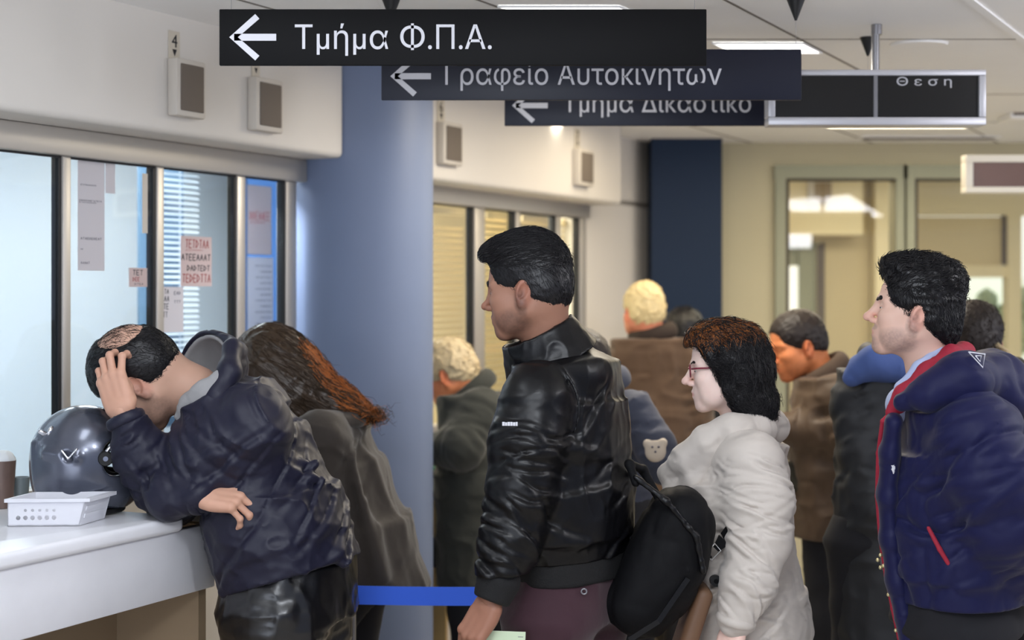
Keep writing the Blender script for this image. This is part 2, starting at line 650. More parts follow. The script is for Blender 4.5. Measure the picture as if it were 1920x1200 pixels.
def scribble(mb, s0, s1, z0, z1, t, seed, n=5, slant=0.2):
    """A word of handwriting as thin strokes."""
    rs = np.random.RandomState(seed)
    w = (s1 - s0) / n
    h = z1 - z0
    th = min(w, h) * 0.16
    for i in range(n):
        x = s0 + i * w
        k = rs.randint(4)
        segs = {0: [((0, 0), (0, 1)), ((0, 1), (.7, .5)), ((.7, .5), (0, 0))], 1: [((0, 0), (.35, 1)), ((.35, 1), (.7, 0)), ((.15, .4), (.55, .4))],
                2: [((0, 1), (.7, 1)), ((.35, 1), (.35, 0))], 3: [((0, 0), (0, 1)), ((0, 1), (.7, 1)), ((0, .5), (.6, .5)), ((0, 0), (.7, 0))]}[k]
        for (ax, az), (bx, bz) in segs:
            a = np.array([x + ax * w + az * slant * w * .3, z0 + az * h])
            b = np.array([x + bx * w + bz * slant * w * .3, z0 + bz * h])
            d = (b - a) / np.linalg.norm(b - a)
            p = np.array([-d[1], d[0]]) * th / 2
            mb.prism([W(*(q[0], t, q[1])) for q in (a - p, a + p, b + p, b - p)], W(0, 0.0004, 0) - W(0, 0, 0))


def notice(px0, py0, px1, py1, t, m, label, lines, name='paper_notice', group=None):
    """A sheet in the plane t; lines = (y fraction from top, height fraction, x0, x1 fraction, ink, letters)."""
    s0, s1 = S_of(px0, t), S_of(px1, t)
    z1, z0 = ZP(px0, py0, t), ZP(px1, py1, t)
    root = empty(name, W((s0 + s1) / 2, t, z0), label, 'notice', group)
    box_obj('sheet', (s0, t - 0.0006, z0), (s1, t, z1), m, root, M=MW)
    for i, (yf, hf, x0, x1, ink, n) in enumerate(lines):
        mb = MB()
        h = z1 - z0
        scribble(mb, s0 + x0 * (s1 - s0), s0 + x1 * (s1 - s0), z1 - (yf + hf) * h, z1 - yf * h, t + 0.0002, int(px0) + i * 7, n)
        mb.build('writing', ink, root)
    return root


I, IR, IB = M_INK, M_INKRED, M_INKBLACK
notice(146, 298, 196, 508, 0.002, M_PAPER, 'tall pale printed sheet taped inside the second counter pane', [(.22, .012, .1, .7, I, 12), (.36, .014, .05, .9, I, 14), (.38, .01, .05, .7, I, 10), (.70, .02, .1, .9, I, 10), (.80, .012, .1, .2, I, 2), (.92, .02, .1, .45, I, 5)])
notice(242, 502, 276, 538, 0.002, M_PAPER_PINK, 'small square note with dark handwriting low beside the thin mullion', [(.12, .26, .2, .8, IB, 3), (.5, .2, .2, .6, IR, 3), (.8, .1, .3, .8, I, 4)])
notice(339, 442, 397, 537, 0.002, M_PAPER_PINK, 'note with red and black handwritten capitals on glass over the blind', [(.07, .16, .15, .92, IR, 7), (.26, .03, .15, .92, IR, 1), (.36, .12, .02, .98, IB, 8), (.58, .11, .2, .95, IB, 7), (.76, .16, .05, .98, IR, 8)])
notice(299, 538, 344, 622, 0.003, M_PAPER, 'white note with slanting black writing below the red lettered note', [(.05, .1, .1, .4, IB, 3), (.2, .12, .08, .42, IB, 3), (.37, .12, .05, .4, IB, 3), (.55, .12, .05, .35, IB, 3), (.1, .07, .6, .9, I, 3), (.3, .06, .6, .9, I, 3)])
notice(463, 346, 509, 478, TN + 0.002, M_PAPER_PINK, 'sheet with red heading on the upper blue notice board', [(.38, .12, .12, .95, IR, 7), (.52, .03, .12, .95, IR, 1)])
notice(464, 482, 512, 626, TN + 0.002, M_PAPER, 'densely printed white sheet on the lower blue notice board', [(.1 + i * .075, .018, .5 if i % 2 else .3, .95, I, 12) for i in range(11)])
o = box_obj('paper_strip', (S_of(198, .002), 0.001, ZP(198, 362, .002)), (S_of(216, .002), 0.0016, ZP(198, 302, .002)), M_PAPER, M=MW)
tag(o, 'narrow white paper strip on glass beside the tall printed sheet', 'strip')
o = box_obj('grey_strip', (S_of(267, .002), 0.001, ZP(267, 437, .002)), (S_of(277, .002), 0.0016, ZP(267, 325, .002)), M_SPK_WHITE, M=MW)
tag(o, 'narrow grey strip on glass high beside the thin mullion', 'strip')
# blinds behind the far counter windows
far_spans = [(800, 868, 'wide cream venetian blind in far window next to the pillar', 432), (908, 953, 'cream venetian blind in far window behind the young man head', 392), (975, 1028, 'short cream blind high in the third far window', 400), (1050, 1080, 'narrow cream blind in the last far window', 410)]
for i, (pa, pb, lab, _) in enumerate(far_spans):
    t = -0.10
    s0, s1 = S_of(pa, t), S_of(pb, t)
    r = empty('far_blind', W((s0 + s1) / 2, t, 1.96), lab, 'blind', 'blinds in the far counter windows')
    mb = MB()
    zt, zb = (1.97, 1.15) if i < 2 else (1.97, 1.80)
    z = zt - 0.02 if i else 1.90
    while z > zb:
        R = Matrix.Translation(W((s0 + s1) / 2, t, z)) @ MW.to_3x3().to_4x4() @ Matrix.Rotation(math.radians(30), 4, 'X')
        mb.box((-(s1 - s0) / 2, -0.011, -0.0007), ((s1 - s0) / 2, 0.011, 0.0007), M=R)
        z -= 0.026
    mb.build('slats', M_SLATW, r)
    box_obj('head_rail', (s0, t - 0.015, zt - 0.015), (s1, t + 0.015, zt + 0.01), M_SLATW, r, M=MW)

# ---------------------------------------------------------------- service counter
CT = 1.10
ct = empty('service_counter', W(-0.6, 0.3, 0), 'white marble service counter with deep front apron below the glass', 'counter')
sc1 = S_of(352, 0.64)
mb = MB()
poly = []
r = 0.03
corner = [(-3.0, 0.012), (-3.0, 0.64)] + [(sc1 - r + r * math.sin(a), 0.64 - r + r * math.cos(a)) for a in [i / 8 * math.pi / 2 for i in range(9)]] + [(sc1, 0.012)]
g = mb
mb.prism([W(s, t, CT - 0.036) for s, t in corner], (0, 0, 0.036))
bmesh.ops.recalc_face_normals(mb.bm, faces=mb.bm.faces[:])
bmesh.ops.bevel(mb.bm, geom=[e for e in mb.bm.edges if abs(e.verts[0].co.z - e.verts[1].co.z) < 1e-5], offset=0.012, segments=4, affect='EDGES', profile=0.5)
mb.build('worktop', M_MARBLE, ct, smooth=True)
sa = S_of(402, 0.62)
mb = MB()
mb.box((-3.0, 0.595, 0.905), (sa, 0.622, CT - 0.036), 0.004, M=MW)
mb.build('apron', M_MARBLE, ct, smooth=True)
box_obj('base_panel', (-3.0, 0.30, 0), (sa - 0.02, 0.34, CT - 0.037), M_UNDER, ct, M=MW)
box_obj('plinth_side', (sa - 0.03, 0.012, 0), (sa, 0.594, CT - 0.037), M_UNDER, ct, M=MW)

# far counter behind the pillar
fc = empty('far_counter', W(2.4, 0.2, 0), 'beige counter below the far windows beyond the pillar', 'counter')
box_obj('worktop', (2.5, 0.012, 0.94), (4.3, 0.15, 0.975), M_MARBLE, fc, 0.006, M=MW)
box_obj('front_panel', (2.52, 0.012, 0.0), (4.28, 0.10, 0.938), mat('counter_wood', rgb(196, 170, 120), 0.55, var=0.1), fc, M=MW)

# ---------------------------------------------------------------- wall speakers and number plates
def speaker(px0, py0, px1, py1, label, digit, plate, dlabel):
    t = ST
    s0, s1 = S_of(px0, t), S_of(px1, t)
    z1, z0 = ZP((px0 + px1) / 2, py0, t), ZP((px0 + px1) / 2, py1, t)
    r = empty('wall_speaker', W((s0 + s1) / 2, t, z0), label, 'speaker', 'speakers over the counter windows')
    mb = MB()
    mb.box((s0, t + 0.0005, z0), (s1, t + 0.035, z1), 0.006, M=MW)
    mb.build('housing', M_SPK_WHITE, r, smooth=True)
    w, h = s1 - s0, z1 - z0
    mb = MB()
    mb.box((s0 + w * .12, t + 0.034, z0 + h * .10), (s1 - w * .10, t + 0.039, z1 - h * .09), 0.003, M=MW)
    mb.build('grille', M_SPK_GRILLE, r, smooth=True)
    a, b, c, d = plate
    s0, s1 = S_of(a, t), S_of(c, t)
    z1, z0 = ZP(a, b, t), ZP(a, d, t)
    p = empty('number_plate', W((s0 + s1) / 2, t, z0), dlabel, 'plate', 'number plates over the wall speakers')
    box_obj('plate', (s0, t + 0.0005, z0), (s1, t + 0.004, z1), M_PLATE, p, M=MW)
    me, w = text_mesh(digit, (z1 - z0) * 0.42, 0.001)
    R = MW @ Matrix.Translation(((s0 + s1) / 2 - w / 2, t + 0.0045, z0 + (z1 - z0) * 0.46)) @ Matrix(((1, 0, 0, 0), (0, 0, 1, 0), (0, 1, 0, 0), (0, 0, 0, 1)))
    me.transform(R)
    me.flip_normals()
    link('numeral', me, M_INKBLACK, p)
    mb = MB()
    x, zc, q = (s0 + s1) / 2, z0 + (z1 - z0) * 0.28, (s1 - s0) * 0.2
    mb.prism([W(x - q, t + 0.004, zc + q), W(x + q, t + 0.004, zc + q), W(x, t + 0.004, zc - q)], W(0, 0.001, 0) - W(0, 0, 0))
    mb.build('pointer', M_INKBLACK, p)


speaker(313, 114, 368, 221, 'white boxed wall speaker with brown grille before the first sign edge', '4', (315, 56, 335, 113), 'pale number plate with a 4 above the uncovered wall speaker')
speaker(463, 149, 514, 248, 'white boxed wall speaker just under the nearest hanging sign', '5', (471, 90, 485, 147), 'number plate partly behind the nearest hanging sign')
speaker(817, 231, 853, 310, 'cream wall speaker just beyond the round pillar', '6', (819, 184, 832, 230), 'number plate beyond the pillar under the second hanging sign')
speaker(1073, 281, 1101, 349, 'small cream wall speaker farthest along the bulkhead', '7', (1077, 240, 1086, 280), 'small number plate at the far end of the bulkhead')

# ---------------------------------------------------------------- back wall, its openings and the room beyond
YB = 8.44


def PX(px, Y):
    return (px - CX) / FPX * Y


def PZ(py, Y):
    return EYE - (py - HY) / FPX * Y


x1a, x1b, x2a = PX(1472, YB), PX(1678, YB), PX(1713, YB)
x2b = 4.2
zt = PZ(335, YB)
mb = MB()
for a, b, c, d in ((0.55, x1a, 0, CEIL), (x1a, x2b, zt, CEIL), (x1b, x2a, 0.9, zt), (x1a, x2b, 0, 0.9), (x2b, 6, 0, CEIL)):
    mb.box((a, YB, c), (b, YB + 0.14, d))
structure(mb.build('wall_back', M_BACKPAINT))
for nm, a, b in (('window_3', x1a, x1b), ('window_4', x2a, x2b)):
    r = structure(empty(nm, (a, YB, 0.9)))
    mb = MB()
    for q in ((a - 0.06, zt, b + 0.06, zt + 0.07), (a - 0.055, 0.9, a, zt), (b, 0.9, b + 0.055, zt), (a - 0.06, 0.84, b + 0.06, 0.9)):
        mb.box((q[0], YB - 0.03, q[1]), (q[2], YB - 0.001, q[3]))
    mb.build('window_frame', M_GREENFRAME, r)
    mb = MB()
    mb.box((a, YB - 0.012, 0.9), (a + 0.02, YB + 0.02, zt))
    mb.box((a + 0.02, YB - 0.012, zt - 0.014), (b, YB + 0.02, zt))
    mb.build('gasket', mat('brown_gasket', rgb(70, 62, 50), 0.6), r)
    box_obj('pane', (a + 0.02, YB + 0.02, 0.9), (b, YB + 0.026, zt - 0.014), M_GLASS2, r)
# blue column against the back wall
structure(box_obj('column', (PX(1222, 8.2), 8.2, 0), (PX(1354, 8.2), YB - 0.001, CEIL), M_BLUECOL))
# room beyond
mb = MB()
mb.box((-1, 12.6, 0), (6, 12.7, CEIL))
structure(mb.build('wall_beyond', M_OFFICE_WARM))
YR = 10.4  # first opening: reflection in the back glass, modelled as solid parts
bk = MB()
bk.box((PX(1440, YR), YR, PZ(441, YR)), (PX(1619, YR), YR + 0.5, CEIL), 0.01)
structure(bk.build('trim_5', M_OFFICE_WARM, smooth=True))
bk = MB()
bk.box((PX(1560, YR), YR + 0.25, 0), (PX(1646, YR), YR + 0.4, CEIL))
bk.box((PX(1440, YR), YR + 0.25, PZ(452, YR)), (PX(1560, YR), YR + 0.4, PZ(441, YR)))
bk.box((PX(1440, YR), YR + 0.25, 0), (PX(1560, YR), YR + 0.4, PZ(640, YR)))
structure(bk.build('wall_mirrored', mat('mirrored_wall_tan', rgb(205, 190, 155), 0.75)))
structure(box_obj('column_mirrored', (PX(1648, YR), YR + 0.1, 0), (PX(1690, YR), YR + 0.35, CEIL), M_OFFICE_WARM))
r = structure(empty('window_5', (PX(1500, YR), YR, PZ(640, YR))))
mb = MB()
for a, b, m in ((1512, 1518, 0), (1518, 1545, 1)):
    mb.box((PX(a, YR), YR + 0.27, PZ(640, YR)), (PX(b, YR), YR + 0.36, PZ(452, YR)))
mb.build('window_frame', M_GREENFRAME, r)
box_obj('gasket', (PX(1545, YR), YR + 0.24, PZ(640, YR)), (PX(1560, YR), YR + 0.249, PZ(455, YR)), M_SPK_GRILLE, r)
box_obj('pane', (PX(1478, YR), YR + 0.30, PZ(640, YR)), (PX(1512, YR), YR + 0.31, PZ(497, YR)), emission_mat('mirrored_window_glow', (1.0, 0.98, 0.9), 0.8), r)
box_obj('upper_panel', (PX(1478, YR), YR + 0.30, PZ(496, YR)), (PX(1512, YR), YR + 0.31, PZ(452, YR)), M_GREENFRAME, r)
sp = empty('mirrored_speaker', (PX(1535, YR), YR, PZ(388, YR)), 'mirror image of a tan wall speaker, modelled behind the back glass', 'speaker')
box_obj('housing', (PX(1513, YR), YR - 0.05, PZ(383, YR)), (PX(1556, YR), YR - 0.001, PZ(338, YR)), M_SPK_WHITE, sp, 0.006)
box_obj('grille', (PX(1524, YR), YR - 0.055, PZ(380, YR)), (PX(1556, YR), YR - 0.051, PZ(343, YR)), mat('tan_grille', rgb(150, 130, 100), 0.7), sp)
# daylight window with a lowered shade, right of the room beyond
r = structure(empty('window_6', (PX(1800, 11.0), 11.0, 0.9)))
Y6 = 11.0
mb = MB()
mb.box((PX(1690, Y6), Y6, PZ(404, Y6)), (PX(2100, Y6), Y6 + 0.1, CEIL))
mb.box((PX(1888, Y6), Y6 - 0.02, 0.6), (PX(1914, Y6), Y6 + 0.1, PZ(404, Y6)))
mb.box((PX(1690, Y6), Y6 - 0.01, PZ(520, Y6)), (PX(1888, Y6), Y6 + 0.1, PZ(498, Y6)))
mb.box((PX(1690, Y6), Y6 - 0.01, 0), (PX(2100, Y6), Y6 + 0.1, 0.8))
mb.build('window_frame', M_OFFICE_WARM, r)
box_obj('gasket', (PX(1880, Y6), Y6 - 0.005, PZ(497, Y6)), (PX(1887, Y6), Y6 + 0.05, PZ(404, Y6)), M_SPK_GRILLE, r)
box_obj('shade', (PX(1700, Y6), Y6 + 0.03, PZ(498, Y6)), (PX(1880, Y6), Y6 + 0.06, PZ(406, Y6)), mat('window_shade', rgb(222, 205, 165), 0.8), r)
box_obj('pane', (PX(1700, Y6), Y6 + 0.05, 0.8), (PX(2100, Y6), Y6 + 0.056, PZ(520, Y6)), M_GLASS2, r)
# garden light outside that window: a pale lit yard wall with a green hedge before it
structure(box_obj('exterior', (PX(1640, 12.2), 12.2, 0), (6, 12.25, CEIL), emission_mat('daylit_yard', (1.0, 1.0, 0.96), 0.9)))
mb = MB()
rs = np.random.RandomState(5)
for k in range(60):
    x, z = rs.uniform(PX(1842, 11.9), PX(1935, 11.9)), rs.uniform(0.8, 1.62)
    bmesh.ops.create_icosphere(mb.bm, subdivisions=1, radius=rs.uniform(.04, .10), matrix=Matrix.Translation((x, 11.9 + rs.uniform(-.08, .08), z)))
o = mb.build('hedge', mat('hedge_green', rgb(205, 220, 180), 0.8), smooth='all')
tag(o, 'pale green hedge seen outside through the far bright window', 'hedge')
o['kind'] = 'stuff'
area('room_light_beyond', (2.4, 9.2, 2.38), (2.4, 9.2, 0), 1.5, 30, (1.0, 0.90, 0.74), 0.8)
#area('room_light_inner', (2.2, 10.1, 2.3), (2.2, 12, 1.4), 0.8, 3, (1.0, 0.88, 0.66), 0.4)

# ---------------------------------------------------------------- hanging signs
def arrow(mb, tip, L, H, th, y):
    """Left-pointing arrow in the plane y: tip point (x, z)."""
    x, z = tip
    a = math.atan2(H / 2, H * 0.56)
    d = -0.0015
    mb.prism([(x + th * 0.7, y, z - th / 2), (x + L, y, z - th / 2), (x + L, y, z + th / 2), (x + th * 0.7, y, z + th / 2)], (0, d, 0))
    for sg in (1, -1):
        ex, ez = x + H * 0.56, z + sg * H / 2
        nx, nz = math.sin(a) * th, -math.cos(a) * th * sg
        mb.prism([(x, y, z), (ex, y, ez), (ex + nx * 0.9, y, ez + nz * 0.9), (x + th * 1.25, y, z)], (0, d, 0))


def sign(Y, px0, px1, py0, py1, m, arrow_px, text, tpx, base_py, cap, label, cones):
    x0, x1, z0, z1 = PX(px0, Y), PX(px1, Y), PZ(py1, Y), PZ(py0, Y)
    r = empty('direction_sign', ((x0 + x1) / 2, Y, z0), label, 'sign', 'hanging direction signs')
    box_obj('board', (x0, Y, z0), (x1, Y + 0.012, z1), m, r, 0.002)
    mb = MB()
    k = Y / FPX
    ax, ay, L, H, th = arrow_px
    arrow(mb, (PX(ax, Y), PZ(ay, Y)), L * k, H * k, th * k, Y - 0.0002)
    mb.build('arrow', M_SIGNTXT, r)
    me, w = text_mesh(text, cap * k, 0.002, 1.0, 0.0, (tpx[1] - tpx[0]) * k)
    me.transform(Matrix.Translation((PX(tpx[0], Y), Y - 0.0012, PZ(base_py, Y))) @ Matrix.Rotation(math.pi / 2, 4, 'X'))
    link('lettering', me, M_SIGNTXT, r)
    for cpx in cones:
        x = PX(cpx, Y)
        mb = MB()
        mb.cyl((x, Y + 0.006, CEIL - 0.0005), (x, Y + 0.006, CEIL - 0.058), 0.025, 0.003, 20)
        mb.build('ceiling_cone', M_BLACK, r, smooth=True)
        mb = MB()
        mb.cyl((x, Y + 0.006, CEIL - 0.056), (x, Y + 0.006, z1 - 0.001), 0.0005, seg=6)
        mb.build('suspension_wire', M_STEEL, r)


sign(3.62, 411, 1325, 17, 122.5, M_SIGN, (430, 70, 88, 87, 13), 'Τμήμα Φ.Π.Α.', (553, 922), 92, 43,
     'nearest black hanging sign with white arrow and the short Φ.Π.Α. wording', (433, 1303))
sign(4.27, 715, 1503, 92, 187.5, M_SIGN2, (732, 143, 76, 76, 11.5), 'Γραφείο Αυτοκινητων', (835, 1353), 159, 38,
     'dark slate hanging sign with arrow, second in the row, reading Αυτοκινητων', (733, 1493))
sign(4.92, 946, 1614, 149, 236, M_SIGN2, (960, 198, 67, 66, 10), 'Τμημα Δικαστικο', (1056, 1408), 210.5, 33,
     'farthest hanging arrow sign, reading Δικαστικο, partly hidden by the others', (962, 1628))

# queue display
YD = 4.66
qd = empty('queue_display', (PX(1645, YD), YD, PZ(235, YD)), 'black queue display in a silver frame on a ceiling pole', 'display')
x0, x1, z0, z1 = PX(1440, YD), PX(1848, YD), PZ(235, YD), PZ(131, YD)
k = YD / FPX
box_obj('screen', (x0 + 12 * k, YD + 0.004, z0 + 14 * k), (x1 - 12 * k, YD + 0.06, z1 - 10 * k), M_SCREEN, qd)
for a, b, c, d in ((x0, x1, z1 - 11 * k, z1), (x0, x1, z0, z0 + 15 * k), (x0, x0 + 13 * k, z0 + 15 * k, z1 - 11 * k), (x1 - 13 * k, x1, z0 + 15 * k, z1 - 11 * k)):
    box_obj('frame_bar', (a, YD - 0.008, c), (b, YD + 0.07, d), M_SILVER, qd, 0.003)
box_obj('divider', (PX(1638, YD), YD - 0.004, z0 + 15 * k), (PX(1645, YD), YD + 0.0035, z1 - 11 * k), M_STEEL, qd)
mb = MB()
mb.cyl((PX(1646, YD), YD + 0.03, z1 - 0.001), (PX(1646, YD), YD + 0.03, CEIL - 0.0005), 7.5 * k, seg=20)
mb.build('pole', M_STEEL, qd, smooth=True)
mb = MB()
mb.cyl((PX(1648, YD), YD + 0.03, CEIL - 0.0008), (PX(1648, YD), YD + 0.03, CEIL - 0.03), 10 * k, seg=20)
mb.build('pole_socket', M_STEEL, qd, smooth=True)
me, w = text_mesh('Θ ε σ η', 15 * k, 0.001, 1.0, 0.0, 103 * k)
me.transform(Matrix.Translation((PX(1682, YD), YD + 0.0035, PZ(160, YD))) @ Matrix.Rotation(math.pi / 2, 4, 'X'))
link('lettering', me, M_LED, qd)

# lit box display farther back
Y2 = 6.2
ld = empty('framed_display', (PX(1900, Y2), Y2, PZ(360, Y2)), 'white framed brown display hanging farther back, cut by the picture edge', 'display')
k = Y2 / FPX
x0, x1, z0, z1 = PX(1811, Y2), PX(2120, Y2), PZ(361, Y2), PZ(290, Y2)
box_obj('screen', (x0 + 14 * k, Y2 + 0.012, z0 + 11 * k), (x1 - 14 * k, Y2 + 0.06, z1 - 14 * k), mat('brown_screen', rgb(104, 70, 58), 0.35, var=0.25, vscale=5), ld)
M_WFRAME = mat('white_frame', rgb(246, 240, 225), 0.45)
for a, b, c, d in ((x0, x1, z1 - 14 * k, z1), (x0, x1, z0, z0 + 11 * k), (x0, x0 + 14 * k, z0 + 11 * k, z1 - 14 * k), (x1 - 14 * k, x1, z0 + 11 * k, z1 - 14 * k)):
    box_obj('frame_bar', (a, Y2, c), (b, Y2 + 0.07, d), M_WFRAME, ld, 0.003)
mb = MB()
mb.cyl(((x0 + x1) / 2, Y2 + 0.03, z1 - 0.001), ((x0 + x1) / 2, Y2 + 0.03, CEIL - 0.0005), 0.012, seg=16)
mb.build('pole', M_STEEL, ld, smooth=True)

# ---------------------------------------------------------------- ceiling fittings
def lamp(cx, cy, L, w, m, label, power, col):
    d = Vector((UX, UY, 0))
    n = Vector((UY, -UX, 0))
    c = Vector((cx, cy, 0))
    r = empty('ceiling_light', (cx, cy, CEIL), label, 'ceiling light', 'recessed ceiling lights')
    mb = MB()
    q = [(-w / 2, -L / 2), (w / 2, -L / 2), (w / 2, L / 2), (-w / 2, L / 2)]
    mb.prism([Vector((cx + a, cy, 0)) + Vector((0.48 * b, b, 0)) + Vector((0, 0, CEIL - 0.004)) for a, b in q], (0, 0, 0.0035))
    mb.build('diffuser', m, r)
    mb = MB()
    for i in range(4):
        (a0, b0), (a1, b1) = q[i], q[(i + 1) % 4]
        p0 = Vector((cx + a0 + 0.48 * b0, cy + b0, CEIL - 0.004))
        p1 = Vector((cx + a1 + 0.48 * b1, cy + b1, CEIL - 0.004))
        mb.tube([p0, p1], 0.004, 6)
    mb.build('frame', M_CEIL, r)


lamp(0.19, 4.50, 0.26, 0.33, M_LAMP, 'bright ceiling light just above the nearest hanging sign', 0, None)
lamp(0.82, 5.12, 0.20, 0.285, M_LAMP, 'bright ceiling light just above the second hanging sign', 0, None)
lamp(1.76, 7.45, 0.34, 0.66, M_LAMPW, 'warm ceiling light far back below the silver framed display', 0, None)
mb = MB()
mb.cyl((1.285, 5.05, CEIL - 0.0005), (1.285, 5.05, CEIL - 0.008), 0.09, 0.085, 40)
o = mb.build('ceiling_speaker', M_CEIL, smooth=True, loc=(1.285, 5.05, CEIL))
tag(o, 'flat round disc on the ceiling above the silver framed display', 'ceiling disc')
cv = empty('ceiling_vent', (2.1, 8.12, CEIL), 'long narrow air vent in the ceiling before the back wall', 'vent')
box_obj('frame', (1.76, 8.05, CEIL - 0.008), (2.46, 8.19, CEIL - 0.0005), M_CEIL, cv)
mb = MB()
for i in range(4):
    mb.box((1.78, 8.065 + i * 0.03, CEIL - 0.010), (2.44, 8.080 + i * 0.03, CEIL - 0.0085))
mb.build('slots', M_SPK_GRILLE, cv)
ef = empty('ceiling_fitting', (PX(1925, 7.0), 7.0, CEIL), 'small pale slotted fitting under the ceiling above the framed brown display', 'fitting')
k = 7.0 / FPX
box_obj('housing', (PX(1895, 7), 7.0, PZ(222, 7)), (PX(1990, 7), 7.2, CEIL - 0.0005), M_CEIL, ef, 0.004)
box_obj('slot', (PX(1900, 7), 6.996, PZ(216, 7)), (PX(1985, 7), 6.9995, PZ(209, 7)), M_SPK_GRILLE, ef)

# ---------------------------------------------------------------- belt barrier
YBL = 4.30
bt = empty('belt_barrier', (PX(620, YBL), YBL, 0), 'blue belt barrier stretched between the counter man and young man', 'barrier')
mb = MB()
n = 24
for i in range(n):
    a, b = 660 + (1080 - 660) * i / n, 660 + (1080 - 660) * (i + 1) / n
    sag = lambda q: 0.004 * (1 - ((q - 870) / 210) ** 2)
    mb.prism([(PX(a, YBL), YBL, PZ(1133, YBL) - sag(a)), (PX(b, YBL), YBL, PZ(1133, YBL) - sag(b)), (PX(b, YBL), YBL, PZ(1098, YBL) - sag(b)), (PX(a, YBL), YBL, PZ(1098, YBL) - sag(a))], (0, 0.002, 0))
mb.build('belt', M_BELT, bt)
for px in (655, 1085):
    x = PX(px, YBL)
    mb = MB()
    mb.cyl((x, YBL, 0.02), (x, YBL, 0.87), 0.018, seg=20)
    mb.build('post', M_STEEL, bt, smooth=True)
    mb = MB()
    mb.cyl((x, YBL, 0.0005), (x, YBL, 0.022), 0.15, 0.14, seg=32)
    mb.build('base', M_BLACK, bt, smooth=True)

# ================================================================ sculpting: signed distance fields meshed with surface nets
def unit(v):
    v = np.asarray(v, float)
    return v / (np.linalg.norm(v) + 1e-12)


def hash3(ix, iy, iz, seed):
    h = (ix.astype(np.uint32) * np.uint32(374761393) + iy.astype(np.uint32) * np.uint32(668265263) + iz.astype(np.uint32) * np.uint32(2147483647) + np.uint32(seed * 974711 + 12345))
    h = (h ^ (h >> np.uint32(13))) * np.uint32(1274126177)
    h = h ^ (h >> np.uint32(16))
    return (h & np.uint32(0xFFFF)).astype(np.float32) / 32767.5 - 1.0


def vnoise(p, seed=0):
    """Value noise in [-1, 1]."""
    p = np.asarray(p, np.float32)
    f = np.floor(p)
    i = f.astype(np.int64)
    u = p - f
    u = u * u * (3 - 2 * u)
    x, y, z = i[:, 0], i[:, 1], i[:, 2]
    out = 0
    for dx in (0, 1):
        wx = u[:, 0] if dx else 1 - u[:, 0]
        for dy in (0, 1):
            wy = u[:, 1] if dy else 1 - u[:, 1]
            for dz in (0, 1):
                wz = u[:, 2] if dz else 1 - u[:, 2]
                out = out + hash3(x + dx, y + dy, z + dz, seed) * (wx * wy * wz)
    return out


def fold(p, seed=0):
    """Ridged noise: narrow crests between broad soft hollows, about -0.4 to 1."""
    n = np.abs(vnoise(p, seed))
    n2 = np.abs(vnoise(p * 2.3 + 7.3, seed + 11))
    return 1.3 * (1 - n) ** 4 + 0.45 * (1 - n2) ** 3 - 0.55


def rot(ax=0, ay=0, az=0):
    return np.array(Matrix.Rotation(math.radians(az), 3, 'Z') @ Matrix.Rotation(math.radians(ay), 3, 'Y') @ Matrix.Rotation(math.radians(ax), 3, 'X'))


class Frame:
    """Local frame: columns of R are its axes in the world, t its origin, s its scale."""

    def __init__(self, t=(0, 0, 0), R=None, s=1.0):
        self.t, self.R, self.s = np.array(t, float), np.eye(3) if R is None else np.array(R, float), s

    def w(self, p):
        return self.t + self.s * (self.R @ np.asarray(p, float))

    def loc(self, P):
        return (P - self.t) @ self.R / self.s


